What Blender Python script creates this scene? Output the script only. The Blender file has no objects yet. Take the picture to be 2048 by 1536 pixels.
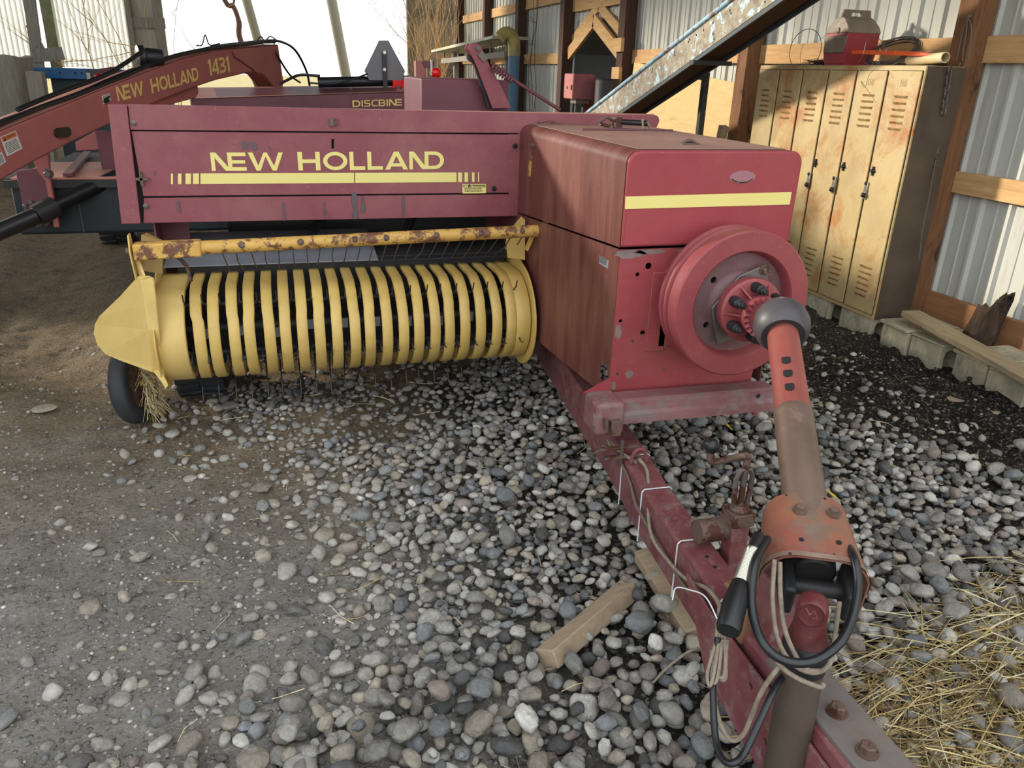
import bpy, math, random
import numpy as np
from mathutils import Vector, Matrix, noise as mnoise
from mathutils.geometry import tessellate_polygon

random.seed(7)
rng = np.random.default_rng(11)
scene = bpy.context.scene
COL = scene.collection
PI = math.pi

# ------------------------------------------------------------------ camera frame (metres; +Y runs down the barn, X to the right wall)
FPX = 1538.0
YAW, PIT, ROLL, CAMH = math.radians(16.7), math.radians(22.05), math.radians(1.78), 1.7
FW = Vector((math.sin(YAW)*math.cos(PIT), math.cos(YAW)*math.cos(PIT), -math.sin(PIT)))
_r0 = Vector((math.cos(YAW), -math.sin(YAW), 0)); _u0 = _r0.cross(FW)
RT = _r0*math.cos(ROLL) + _u0*math.sin(ROLL)
UP = RT.cross(FW)
CAM = Vector((0, 0, CAMH))
def ray(x, y): return FW + RT*((x-1024)/FPX) - UP*((y-768)/FPX)
def at_x(x, y, X): d = ray(x, y); return CAM + d*(X/d.x)
def at_y(x, y, Y): d = ray(x, y); return CAM + d*(Y/d.y)
def at_z(x, y, Z=0.0): d = ray(x, y); return CAM + d*((Z-CAMH)/d.z)
def at_d(x, y, D): return CAM + ray(x, y)*D
def V(*a): return Vector(a)

# ------------------------------------------------------------------ mesh builder
class MB:
    def __init__(s): s.v = []; s.f = []
    def add(s, vs, fs):
        o = len(s.v); s.v += [tuple(p) for p in vs]; s.f += [tuple(i+o for i in q) for q in fs]; return s
    def hexa(s, p):                      # 8 corners: bottom ring 0-3, top ring 4-7
        return s.add(p, [(3,2,1,0),(4,5,6,7),(0,1,5,4),(1,2,6,5),(2,3,7,6),(3,0,4,7)])
    def box(s, x0, x1, y0, y1, z0, z1):
        return s.hexa([(x0,y0,z0),(x1,y0,z0),(x1,y1,z0),(x0,y1,z0),(x0,y0,z1),(x1,y0,z1),(x1,y1,z1),(x0,y1,z1)])
    def obox(s, c, ex, ey, ez):          # oriented box: centre + three half-extent vectors
        c=Vector(c); ex=Vector(ex); ey=Vector(ey); ez=Vector(ez)
        return s.hexa([c-ex-ey-ez,c+ex-ey-ez,c+ex+ey-ez,c-ex+ey-ez,c-ex-ey+ez,c+ex-ey+ez,c+ex+ey+ez,c-ex+ey+ez])
    def beam(s, a, b, w, h, up=(0,0,1)):  # bar of width w (sideways) and height h (along up)
        a=Vector(a); b=Vector(b); d=(b-a).normalized(); up=Vector(up)
        sd=d.cross(up).normalized(); u=sd.cross(d).normalized()
        return s.obox((a+b)/2, sd*w/2, (b-a)/2, u*h/2)
    def loft(s, rings, cap=True, closed=True):
        n=len(rings[0]); vs=[p for r in rings for p in r]; fs=[]
        for k in range(len(rings)-1):
            for i in range(n if closed else n-1):
                j=(i+1)%n; fs.append((k*n+i,k*n+j,(k+1)*n+j,(k+1)*n+i))
        if cap: fs.append(tuple(reversed(range(n)))); fs.append(tuple((len(rings)-1)*n+i for i in range(n)))
        return s.add(vs, fs)
    def prism(s, pts, vec):
        pts=[Vector(p) for p in pts]; vec=Vector(vec)
        return s.loft([pts,[p+vec for p in pts]])
    def plate(s, outer, holes, org, eu, ev, t):   # 2-D outline with holes, in plane org + u*eu + v*ev, thickness vector t
        org=Vector(org); eu=Vector(eu); ev=Vector(ev); t=Vector(t)
        loops=[outer]+holes
        flat=[p for l in loops for p in l]
        tris=tessellate_polygon([[Vector((p[0],p[1],0)) for p in l] for l in loops])
        P=[org+eu*p[0]+ev*p[1] for p in flat]; n=len(P)
        fs=[tuple(tr) for tr in tris]+[tuple(i+n for i in reversed(tr)) for tr in tris]
        o=0
        for l in loops:
            m=len(l)
            for i in range(m):
                j=(i+1)%m; fs.append((o+i,o+j,o+j+n,o+i+n))
            o+=m
        return s.add(P+[p+t for p in P], fs)
    def tube(s, path, r, n=10, cap=True, closed=False, up=None):
        path=[Vector(p) for p in path]; m=len(path); R=r if isinstance(r,(list,tuple)) else [r]*m
        rings=[]; prev=None
        for i,p in enumerate(path):
            if closed: t=(path[(i+1)%m]-path[i-1])
            else: t=path[min(i+1,m-1)]-path[max(i-1,0)]
            if t.length<1e-9: t=Vector((0,0,1))
            t.normalize()
            if prev is None:
                a=Vector(up) if up else (Vector((0,0,1)) if abs(t.z)<.9 else Vector((1,0,0)))
                u=(a-t*a.dot(t)).normalized()
            else:
                u=prev-t*prev.dot(t); u=u.normalized() if u.length>1e-6 else t.orthogonal().normalized()
            prev=u; w=t.cross(u)
            rings.append([p+(u*math.cos(k*2*PI/n)+w*math.sin(k*2*PI/n))*R[i] for k in range(n)])
        if closed: rings.append(rings[0]); return s.loft(rings,cap=False)
        return s.loft(rings,cap=cap)
    def lathe(s, prof, org, axis, n=48, close=False, cap=True):  # prof: (radius, distance along axis)
        org=Vector(org); ax=Vector(axis).normalized(); u=ax.orthogonal().normalized(); w=ax.cross(u)
        rings=[[org+ax*h+(u*math.cos(k*2*PI/n)+w*math.sin(k*2*PI/n))*r for k in range(n)] for r,h in prof]
        if close: rings.append(rings[0]); return s.loft(rings,cap=False)
        return s.loft(rings,cap=cap)
    def cyl(s, a, b, r, n=16): return s.tube([a,b],r,n)
    def ball(s, c, r, n=20, m=12, sc=(1,1,1)):
        c=Vector(c); rings=[]
        for i in range(m+1):
            th=PI*(i+.0001 if i==0 else i-.0001 if i==m else i)/m
            rings.append([c+Vector((math.sin(th)*math.cos(k*2*PI/n)*r*sc[0],math.sin(th)*math.sin(k*2*PI/n)*r*sc[1],-math.cos(th)*r*sc[2])) for k in range(n)])
        return s.loft(rings)
    def hexbolt(s, p, nrm, r, h):
        p=Vector(p); nrm=Vector(nrm).normalized()
        s.lathe([(r*1.35,0),(r*1.35,h*.18)],p,nrm,16)
        return s.lathe([(r,h*.18),(r,h*.85),(r*.85,h)],p,nrm,6)
    def build(s, name, mat, parent=None, bevel=0.0, seg=2, smooth=None):
        me=bpy.data.meshes.new(name)
        off=parent.matrix_world_loc if False else (WORLD[parent.name] if parent else Vector((0,0,0)))
        me.from_pydata([(p[0]-off.x,p[1]-off.y,p[2]-off.z) for p in s.v],[],s.f); me.validate(); me.update()
        import bmesh
        bm=bmesh.new(); bm.from_mesh(me); bmesh.ops.recalc_face_normals(bm,faces=bm.faces); bm.to_mesh(me); bm.free()
        o=bpy.data.objects.new(name,me); COL.objects.link(o)
        if mat: me.materials.append(mat)
        if parent: o.parent=parent
        WORLD[o.name]=off.copy()
        if bevel:
            b=o.modifiers.new('bevel','BEVEL'); b.width=bevel; b.segments=seg; b.limit_method='ANGLE'; b.angle_limit=math.radians(40)
        if smooth or bevel:
            me.shade_smooth(); me.set_sharp_from_angle(angle=math.radians(smooth or 40))
        return o
WORLD={}
def tag(o, label=None, cat=None, group=None, kind=None):
    if label: o['label']=label
    if cat: o['category']=cat
    if group: o['group']=group
    if kind: o['kind']=kind
    return o
def empty(name, loc, label, cat, group=None):
    o=bpy.data.objects.new(name,None); COL.objects.link(o); o.location=loc; o.empty_display_size=.1
    WORLD[o.name]=Vector(loc); return tag(o,label,cat,group)
def solo(name, mb, mat, base, label, cat, group=None, kind=None, **kw):   # a thing that is one mesh, origin at its base
    WORLD['__tmp']=Vector(base)
    class _P: name='__tmp'
    off=Vector(base); mb.v=[(p[0]-off.x,p[1]-off.y,p[2]-off.z) for p in mb.v]
    o=mb.build(name,mat,None,**kw); o.location=base; WORLD[o.name]=off
    return tag(o,label,cat,group,kind)
def arc2(cx, cy, r, a0, a1, n): return [(cx+r*math.cos(math.radians(a0+(a1-a0)*i/n)), cy+r*math.sin(math.radians(a0+(a1-a0)*i/n))) for i in range(n+1)]
def circ(cx, cy, r, n=16, ry=None): return [(cx+r*math.cos(2*PI*i/n), cy+(ry or r)*math.sin(2*PI*i/n)) for i in range(n)]
def spline(pts, k=6):                    # Catmull-Rom through the points
    P=[Vector(p) for p in pts]; P=[P[0]*2-P[1]]+P+[P[-1]*2-P[-2]]; out=[]
    for i in range(1,len(P)-2):
        for j in range(k):
            t=j/k; a,b,c,d=P[i-1:i+3]
            out.append(.5*((2*b)+(c-a)*t+(2*a-5*b+4*c-d)*t*t+(3*b-a-3*c+d)*t**3))
    return out+[P[-2]]

# ------------------------------------------------------------------ materials
def lin(c): return tuple(((x/255)/12.92 if x/255<=.04045 else ((x/255+.055)/1.055)**2.4) for x in c)+(1,)
def base_mat(name, rough=.6, metal=0.0, spec=.5):
    m=bpy.data.materials.new(name); m.use_nodes=True; nt=m.node_tree; b=nt.nodes['Principled BSDF']
    b.inputs['Roughness'].default_value=rough; b.inputs['Metallic'].default_value=metal
    b.inputs['Specular IOR Level'].default_value=spec
    return m, nt, b
def N(nt, t, **kw):
    n=nt.nodes.new(t)
    for k,v in kw.items(): setattr(n,k,v)
    return n
def nz(nt, co, scale, det=5, rough=.6, dist=0, stretch=None):
    if stretch:
        mp=N(nt,'ShaderNodeMapping'); mp.inputs['Scale'].default_value=stretch; nt.links.new(co,mp.inputs['Vector']); co=mp.outputs['Vector']
    n=N(nt,'ShaderNodeTexNoise'); n.inputs['Scale'].default_value=scale; n.inputs['Detail'].default_value=det
    n.inputs['Roughness'].default_value=rough; n.inputs['Distortion'].default_value=dist; nt.links.new(co,n.inputs['Vector'])
    return n.outputs['Fac']
def ramp(nt, fac, a, b):
    r=N(nt,'ShaderNodeMapRange'); r.inputs['From Min'].default_value=a; r.inputs['From Max'].default_value=b; r.clamp=True
    nt.links.new(fac,r.inputs['Value']); return r.outputs['Result']
def mix(nt, fac, c1, c2):
    m=N(nt,'ShaderNodeMix',data_type='RGBA')
    if hasattr(fac,'links') or hasattr(fac,'is_linked'): nt.links.new(fac,m.inputs[0])
    else: m.inputs[0].default_value=fac
    for c,i in ((c1,6),(c2,7)):
        if isinstance(c,tuple): m.inputs[i].default_value=c
        else: nt.links.new(c,m.inputs[i])
    return m.outputs[2]
def mathn(nt, op, a, b):
    m=N(nt,'ShaderNodeMath',operation=op)
    for v,i in ((a,0),(b,1)):
        if isinstance(v,(int,float)): m.inputs[i].default_value=v
        else: nt.links.new(v,m.inputs[i])
    return m.outputs[0]
def bump(nt, b, h, strength=.3, dist=.01):
    n=N(nt,'ShaderNodeBump'); n.inputs['Strength'].default_value=strength; n.inputs['Distance'].default_value=dist
    nt.links.new(h,n.inputs['Height']); nt.links.new(n.outputs['Normal'],b.inputs['Normal'])
def coords(nt): return N(nt,'ShaderNodeTexCoord').outputs['Object']
def paint(name, c1, c2=None, s=3.0, rough=.55, rust=None, rs=14.0, rt=.66, rw=.05, dust=None, dt=.5, ds=2.0, stretch=None, bmp=.08, metal=0.0, spec=.4, rust2=None):
    """weathered paint: tone variation, chipped/rusty spots, settled dust film"""
    m,nt,b=base_mat(name,rough,metal,spec); co=coords(nt)
    c1=lin(c1); c2=lin(c2) if c2 else c1
    col=mix(nt,ramp(nt,nz(nt,co,s,6,.6,0,stretch),.35,.65),c1,c2)
    if dust: col=mix(nt,mathn(nt,'MULTIPLY',ramp(nt,nz(nt,co,ds,8,.7,.4,stretch),.42,.75),dt),col,lin(dust))
    gr=ramp(nt,nz(nt,co,1.3,7,.7,.5,stretch),.3,.72); gm=mix(nt,gr,(.80,.78,.77,1),(1.06,1.06,1.06,1))
    mu=N(nt,'ShaderNodeMix',data_type='RGBA',blend_type='MULTIPLY'); mu.inputs[0].default_value=1; nt.links.new(col,mu.inputs[6]) if not isinstance(col,tuple) else None; nt.links.new(gm,mu.inputs[7]); col=mu.outputs[2]
    if dust: col=mix(nt,mathn(nt,'MULTIPLY',ramp(nt,nz(nt,co,70,3,.6),.65,.71),.3),col,lin(tuple(min(255,x*1.18) for x in dust)))
    if rust:
        rt-=.035; k=ramp(nt,nz(nt,co,rs,8,.72,.3),rt,rt+rw)
        rc=mix(nt,nz(nt,co,rs*2.5,4),lin(rust),lin(rust2 or rust))
        col=mix(nt,k,col,rc)
    nt.links.new(col,b.inputs['Base Color'])
    if bmp: bump(nt,b,nz(nt,co,60,4,.7),bmp,.004)
    return m
def wood(name, c1, c2, scale=(1,1,1), rough=.8, dark=None, dk=.62):
    m,nt,b=base_mat(name,rough,0,.25); co=coords(nt)
    g=nz(nt,co,7,8,.68,.5,scale); col=mix(nt,ramp(nt,g,.3,.7),lin(c1),lin(c2))
    if dark: col=mix(nt,ramp(nt,nz(nt,co,4,6,.7,.6,tuple(x**.5 for x in scale)),dk,dk+.12),col,lin(dark))
    nt.links.new(col,b.inputs['Base Color']); bump(nt,b,g,.35,.006); return m
def plain(name, c, rough=.6, metal=0.0, spec=.5):
    m,nt,b=base_mat(name,rough,metal,spec); b.inputs['Base Color'].default_value=lin(c); return m
M={}
M['red']=paint('faded_red_paint',(136,72,81),(126,64,74),2.5,.5,rust=(92,84,84),rust2=(70,50,44),rs=22,rt=.69,dust=(160,112,108),dt=.5,ds=2.5)  # pale dust tint also stands in for haze over the panel
M['red_front']=paint('front_red_paint',(152,56,66),(144,52,62),2.0,.45,rust=(110,98,96),rust2=(90,70,66),rs=16,rt=.73,dust=(158,92,88),dt=.35,ds=3)
M['red_low']=paint('chipped_red_paint',(152,64,70),(142,58,64),3,.5,rust=(112,100,100),rust2=(84,66,62),rs=9,rt=.66,rw=.03,dust=(170,104,98),dt=.4,ds=4)
M['red_fly']=paint('flywheel_red_paint',(142,68,72),(134,60,66),3,.45,rust=(86,70,68),rust2=(110,100,96),rs=34,rt=.66,rw=.03,dust=(170,92,88),dt=.4,ds=5)
M['fly_dish']=paint('flywheel_dish_paint',(112,72,76),(96,70,72),4,.5,rust=(100,92,90),rs=12,rt=.6,rw=.15,dust=(130,112,112),dt=.6,ds=6)
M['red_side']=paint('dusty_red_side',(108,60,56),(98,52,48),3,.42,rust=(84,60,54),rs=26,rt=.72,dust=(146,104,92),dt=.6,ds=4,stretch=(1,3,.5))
M['red_top']=paint('dusty_red_top',(150,116,104),(138,98,90),3,.6,rust=(112,50,50),rust2=(130,70,66),rs=6,rt=.62,rw=.12,dust=(158,132,118),dt=.6,ds=6)
M['red_dark']=paint('dark_maroon_paint',(112,64,74),(100,56,66),2,.5,rust=(60,40,40),rs=20,rt=.7,dust=(120,80,80),dt=.3)
M['mower_red']=paint('mower_red_paint',(172,102,98),(162,92,90),1.6,.5,rust=(84,52,46),rs=20,rt=.72,dust=(146,96,90),dt=.35)  # red lightened to stand in for hazy glare over the mower
M['mower_top']=paint('sunlit_top_red',(186,126,112),(170,108,98),2,.5,dust=(190,160,146),dt=.5)  # lighter red for top faces, sunlight put into the colour
M['tongue']=paint('worn_tongue_paint',(120,64,67),(106,56,60),5,.5,rust=(140,118,116),rust2=(104,86,84),rs=22,rt=.56,rw=.12,dust=(150,110,108),dt=.6,ds=9)
M['yoke']=paint('oily_dark_red',(98,42,44),(84,36,38),5,.4,dust=(110,70,68),dt=.4)
M['beam']=paint('scuffed_pink_beam',(130,86,86),(120,76,78),5,.55,rust=(128,116,114),rust2=(110,96,94),rs=12,rt=.52,rw=.14,dust=(160,128,126),dt=.6,ds=7,stretch=(.4,1,1.6))
M['shaft_red']=paint('shaft_red_paint',(144,74,68),(132,66,60),4,.5,rust=(104,74,60),rust2=(128,108,96),rs=10,rt=.62,rw=.1,dust=(150,100,86),dt=.45,ds=6)
M['shaft_grey']=paint('shaft_brown_grey',(98,80,70),(112,92,82),6,.5,rust=(92,60,48),rust2=(140,120,110),rs=14,rt=.58,rw=.1,metal=.2)
M['shield']=paint('shield_rusted_red',(134,76,66),(124,80,64),5,.5,rust=(104,78,60),rust2=(124,108,98),rs=9,rt=.5,rw=.1,dust=(160,112,70),dt=.5,ds=5)
M['yellow']=paint('faded_yellow_paint',(216,184,112),(222,194,120),2.5,.5,rust=(96,62,44),rust2=(130,92,60),rs=30,rt=.71,dust=(196,166,104),dt=.4,ds=5)
M['band']=paint('worn_yellow_band',(200,168,94),(210,180,104),4,.45,rust=(86,64,44),rs=34,rt=.69,dust=(168,138,84),dt=.4,ds=5)
M['bar_yellow']=paint('rusty_yellow_bar',(208,168,88),(200,154,80),4,.5,rust=(92,58,42),rust2=(120,80,58),rs=13,rt=.53,rw=.06)
M['stripe']=plain('pale_yellow_decal',(222,208,128),.5)
M['deep_text']=plain('gold_lettering',(222,190,116),.5)
M['steel']=paint('dull_steel',(120,112,108),(96,88,84),8,.45,metal=.5,rust=(92,58,42),rs=14,rt=.6)
M['pipe_grey']=paint('oily_grey_brown_pipe',(80,72,64),(94,82,72),5,.45,rust=(70,54,46),rust2=(110,98,90),rs=9,rt=.58,rw=.1,metal=.2)
M['rusty']=paint('rusty_steel',(96,78,68),(112,92,82),9,.6,metal=.2,rust=(78,44,32),rs=16,rt=.55)
M['dark']=plain('black_recess',(14,15,18),.8)
M['darkmetal']=paint('dark_oily_steel',(40,42,46),(54,52,52),6,.5,metal=.2)
M['wire']=plain('dark_spring_wire',(62,60,60),.4,.6)
M['black']=plain('black_plastic',(24,25,28),.4)
M['hose']=plain('black_rubber_hose',(26,28,31),.35)
M['rubber']=paint('dusty_black_rubber',(40,42,46),(50,52,56),5,.6,dust=(84,82,78),dt=.3)
M['boot']=paint('grey_plastic_boot',(66,64,68),(76,72,76),5,.45,dust=(104,96,96),dt=.4)
M['curtain']=paint('dark_rubber_curtain',(30,38,44),(38,46,52),2,.6)
M['pan']=paint('bare_pale_steel',(150,152,160),(132,134,142),4,.4,metal=.3,rust=(110,92,84),rs=30,rt=.66)
M['white']=plain('white_sticker',(206,204,196),.5)
M['ink']=plain('black_ink',(32,30,30),.6)
M['orange_ink']=plain('orange_decal',(196,110,66),.5)
M['tie']=plain('white_nylon_tie',(220,222,224),.4)
M['rope']=paint('weathered_rope',(150,138,122),(124,112,98),60,.9)
M['cord']=plain('grey_brown_cord',(104,90,78),.6)
M['chrome']=plain('bright_spring_steel',(190,186,172),.25,.9)
M['orange']=plain('bright_orange_plastic',(236,92,32),.45)
M['lens']=plain('red_plastic_lens',(222,20,14),.2)
M['locker']=paint('rust_stained_tan_enamel',(196,172,122),(178,154,104),3,.5,rust=(176,118,62),rust2=(146,94,50),rs=3.2,rt=.52,rw=.16,dust=(170,156,120),dt=.6,ds=14,stretch=(1,1,.7))
M['lockside']=paint('shaded_locker_side',(92,78,64),(70,58,48),3,.6)  # darker than the tan doors: shade of the locker side put into the colour
M['louver']=paint('worn_louver_enamel',(176,156,116),(160,132,86),20,.5,rust=(150,96,50),rs=18,rt=.55)
M['post']=wood('brown_treated_post',(136,96,66),(100,70,50),(5,5,.5),dark=(70,48,36),dk=.56)
M['post_dark']=wood('dark_brown_post',(84,58,46),(58,42,36),(5,5,.5))
M['board']=wood('pale_girt_board',(206,168,118),(176,136,92),(4,.4,5),dark=(150,100,62),dk=.62)
M['base']=wood('brown_skirt_board',(168,120,84),(138,96,66),(4,.4,6),dark=(108,74,52))
M['grey_wood']=wood('weathered_grey_wood',(164,158,146),(130,124,114),(5,5,.6),dark=(96,90,82))
M['lumber']=wood('old_lumber',(168,148,124),(140,122,102),(1,8,8),dark=(104,82,64))
M['plank']=wood('grey_tan_plank',(168,152,122),(140,124,98),(6,.6,6),dark=(104,92,72))
M['ply']=wood('plywood',(212,186,136),(196,166,116),(2,.6,3),dark=(180,146,98),dk=.6)
M['rot']=wood('rotten_wood',(84,66,52),(48,38,32),(6,6,.7),dark=(30,24,20),dk=.5)
M['conc']=paint('concrete_block',(196,188,164),(170,162,140),8,.9,rust=(118,112,98),rs=30,rt=.56,rw=.2,dust=(136,140,106),dt=.6,ds=4,bmp=.6)
M['conveyor']=paint('mottled_galvanised_paint',(156,144,124),(122,112,98),16,.7,rust=(190,206,212),rust2=(156,188,206),rs=13,rt=.575,rw=.05,dust=(184,174,150),dt=.8,ds=18)
M['blue_edge']=paint('flaking_pale_blue_paint',(170,200,218),(140,176,200),9,.6,rust=(130,110,84),rs=12,rt=.55)
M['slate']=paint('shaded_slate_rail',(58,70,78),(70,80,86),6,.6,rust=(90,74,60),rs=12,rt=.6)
M['blue']=paint('bright_blue_paint',(44,112,170),(36,96,152),3,.5,dust=(96,120,130),dt=.4)
M['pipe_blue']=plain('faded_blue_pipe',(74,110,136),.6)
M['pvc_y']=paint('yellowed_pvc',(176,160,92),(150,136,88),6,.5,rust=(120,110,84),rs=6,rt=.5,rw=.2)
M['pvc']=paint('cream_pvc',(214,200,160),(196,176,128),5,.5,rust=(150,124,80),rs=8,rt=.6,rw=.15)
M['cooler_lid']=paint('scuffed_grey_brown_lid',(140,126,108),(112,98,82),6,.5,rust=(186,172,154),rs=6,rt=.58,rw=.2)
M['cooler_red']=plain('faded_red_cooler',(150,52,58),.5)
M['twig']=plain('bare_twig',(214,182,134),.9)
M['twig_dark']=plain('dark_vine',(104,84,66),.9)
M['sapling']=plain('brown_sapling_bark',(112,84,72),.9)
M['pole']=plain('weathered_pole',(132,128,112),.9)
M['greenboard']=paint('mossy_grey_board',(150,152,120),(120,128,92),3,.9)

def sheet_mat(name, c, c2, streak):
    m,nt,b=base_mat(name,.65,0,.3); co=coords(nt)
    col=mix(nt,ramp(nt,nz(nt,co,2.2,5,.6,0,(1,1,.25)),.35,.7),lin(c),lin(c2))
    col=mix(nt,mathn(nt,'MULTIPLY',ramp(nt,nz(nt,co,5,6,.7,.2,(1,1,.12)),.56,.7),.5),col,lin(streak))
    nt.links.new(col,b.inputs['Base Color']); return m
M['sheet']=sheet_mat('ribbed_steel_siding',(190,190,182),(174,174,166),(140,132,116))
M['oldsheet']=sheet_mat('weathered_corrugated_iron',(176,174,166),(146,146,140),(120,118,108))
def fibreglass():
    m=sheet_mat('translucent_corrugated_panel',(226,226,218),(206,206,198),(186,184,170)); nt=m.node_tree; b=nt.nodes['Principled BSDF']; out=nt.nodes['Material Output']
    t=N(nt,'ShaderNodeBsdfTranslucent'); t.inputs['Color'].default_value=(.86,.86,.82,1); mx=N(nt,'ShaderNodeMixShader'); mx.inputs[0].default_value=.42  # translucency added so daylight from behind brightens the sheets
    nt.links.new(b.outputs[0],mx.inputs[1]); nt.links.new(t.outputs[0],mx.inputs[2]); nt.links.new(mx.outputs[0],out.inputs['Surface']); return m
M['fibre']=fibreglass()
M['barnwood']=wood('shaded_barn_boards',(196,190,178),(170,164,152),(5,5,.5),dark=(140,132,122))
M['roof']=sheet_mat('underside_of_roof_sheet',(120,120,118),(104,104,102),(90,80,70))

# ground: worn dirt, stone dust, dark soil
def ground_mat():
    m,nt,b=base_mat('barn_floor_dirt',.95,0,.15); co=coords(nt)
    sx=N(nt,'ShaderNodeSeparateXYZ'); nt.links.new(co,sx.inputs[0]); X,Y=sx.outputs[0],sx.outputs[1]
    big=nz(nt,co,1.1,6,.62); mid=nz(nt,co,7,8,.7); fine=nz(nt,co,60,5,.75)
    grey=mix(nt,ramp(nt,mid,.3,.7),lin((132,126,118)),lin((160,155,148)))
    brown=mix(nt,ramp(nt,mid,.3,.7),lin((112,96,76)),lin((154,134,106)))
    wob=mathn(nt,'MULTIPLY',mathn(nt,'SUBTRACT',big,.5),2.2)
    k=ramp(nt,mathn(nt,'ADD',mathn(nt,'ADD',Y,wob),mathn(nt,'MULTIPLY',X,.35)),2.2,3.8)   # dusty brown soil further in
    col=mix(nt,k,grey,brown)
    soil=mix(nt,ramp(nt,mid,.35,.7),lin((42,37,32)),lin((92,80,68)))
    ks=ramp(nt,mathn(nt,'ADD',X,mathn(nt,'ADD',wob,mathn(nt,'MULTIPLY',mathn(nt,'SUBTRACT',mid,.5),.7))),2.65,3.15)
    col=mix(nt,ks,col,soil)
    bed=ramp(nt,mathn(nt,'ADD',X,mathn(nt,'MULTIPLY',wob,.35)),.3,.85)                        # dark earth between the pebbles, deepened with the shade of the gaps
    bedy=mathn(nt,'SUBTRACT',1.0,ramp(nt,Y,3.9,4.5))
    col=mix(nt,mathn(nt,'MULTIPLY',mathn(nt,'MULTIPLY',bed,bedy),.9),col,lin((32,28,25)))
    st=ramp(nt,nz(nt,co,2.4,8,.75,.8),.54,.64)
    col=mix(nt,mathn(nt,'MULTIPLY',st,.55),col,lin((92,78,62)))
    col=mix(nt,mathn(nt,'MULTIPLY',ramp(nt,fine,.55,.66),.75),col,lin((182,177,168)))         # light grit
    col=mix(nt,mathn(nt,'MULTIPLY',ramp(nt,fine,.45,.35),.7),col,lin((54,48,43)))
    vo=N(nt,'ShaderNodeTexVoronoi'); vo.inputs['Scale'].default_value=34; nt.links.new(co,vo.inputs['Vector'])
    rnd=N(nt,'ShaderNodeSeparateColor'); nt.links.new(vo.outputs['Color'],rnd.inputs[0])
    peb=mathn(nt,'MULTIPLY',ramp(nt,vo.outputs['Distance'],.34,.26),ramp(nt,rnd.outputs[0],.62,.66))
    col=mix(nt,mathn(nt,'MULTIPLY',peb,.6),col,lin((150,146,138)))
    nt.links.new(col,b.inputs['Base Color'])
    h=mathn(nt,'ADD',mathn(nt,'ADD',mathn(nt,'MULTIPLY',mid,1.0),mathn(nt,'MULTIPLY',fine,.5)),mathn(nt,'MULTIPLY',peb,.5))
    bump(nt,b,h,1.0,.04); return m
M['ground']=ground_mat()
def grass_mat():
    m,nt,b=base_mat('dry_winter_grass',.95,0,.1); co=coords(nt)
    col=mix(nt,ramp(nt,nz(nt,co,.5,8,.7),.35,.65),lin((170,150,106)),lin((134,126,84)))
    nt.links.new(col,b.inputs['Base Color']); return m
M['grass']=grass_mat()
def pebble_mat(name, use_attr):
    m,nt,b=base_mat(name,.75,0,.35); co=coords(nt)
    if use_attr:
        a=N(nt,'ShaderNodeAttribute'); a.attribute_name='stone'; c=a.outputs['Color']
    else:
        c=N(nt,'ShaderNodeObjectInfo').outputs['Color']
    g=nz(nt,co,45,6,.7) if use_attr else nz(nt,co,1.6,6,.7)
    dark=N(nt,'ShaderNodeMix',data_type='RGBA',blend_type='MULTIPLY'); dark.inputs[0].default_value=1
    nt.links.new(c,dark.inputs[6])
    v=mix(nt,ramp(nt,g,.3,.7),(.66,.64,.62,1),(1.24,1.23,1.21,1)); nt.links.new(v,dark.inputs[7])
    nt.links.new(dark.outputs[2],b.inputs['Base Color']); bump(nt,b,g,.45,.012 if use_attr else .4); return m
M['pebble']=pebble_mat('river_pebble',False); M['gravel']=pebble_mat('gravel_bed_stone',True)
def straw_mat():
    m,nt,b=base_mat('dry_straw',.7,0,.3); a=N(nt,'ShaderNodeAttribute'); a.attribute_name='stone'
    nt.links.new(a.outputs['Color'],b.inputs['Base Color']); return m
M['straw']=straw_mat()
# ------------------------------------------------------------------ ground relief
_lat=rng.random((256,256))
def vnoise(x,y,s):
    x=np.asarray(x,float)*s+100; y=np.asarray(y,float)*s+100
    xi=np.floor(x).astype(int); yi=np.floor(y).astype(int); fx=x-xi; fy=y-yi
    fx=fx*fx*(3-2*fx); fy=fy*fy*(3-2*fy)
    g=lambda a,b:_lat[a%256,b%256]
    return (g(xi,yi)*(1-fx)+g(xi+1,yi)*fx)*(1-fy)+(g(xi,yi+1)*(1-fx)+g(xi+1,yi+1)*fx)*fy-.5
def gh(x,y):
    x=np.asarray(x,float); y=np.asarray(y,float)
    z=.05*vnoise(x,y,.7)+.035*vnoise(x,y,1.9)+.022*vnoise(x,y,5)+.016*vnoise(x,y,13)+.011*vnoise(x,y,29)
    z=z*np.clip((y+1)/2,.35,1)
    inner=np.clip((y-3.6)/1.5,0,1)*np.clip((.4-x)/.8,0,1)             # rutted soil deeper in the barn
    z+=inner*(.04*vnoise(x*1.6,y*.45,3.2)+.09*np.sin((x+.22*y)*5.2+1.5*vnoise(x,y,.9))*.5)
    z+=.11*np.exp(-(((x-.08)/.24)**2+((y-3.75)/.17)**2))             # pale heap and hollow under the pickup
    z-=.11*np.exp(-(((x-.40)/.22)**2+((y-3.62)/.2)**2))
    z-=.03*np.exp(-(((x-.22)/.3)**2+((y-1.95)/.25)**2))
    soil=np.clip((x-2.6)/.5,0,1)*np.clip((4.2-x)/.3,0,1)
    z+=soil*(.035*vnoise(x,y,4)+.06*vnoise(x,y,11)+.04*vnoise(x,y,23)+.02)
    return z
def gz(x,y): return float(gh(x,y))
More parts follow.
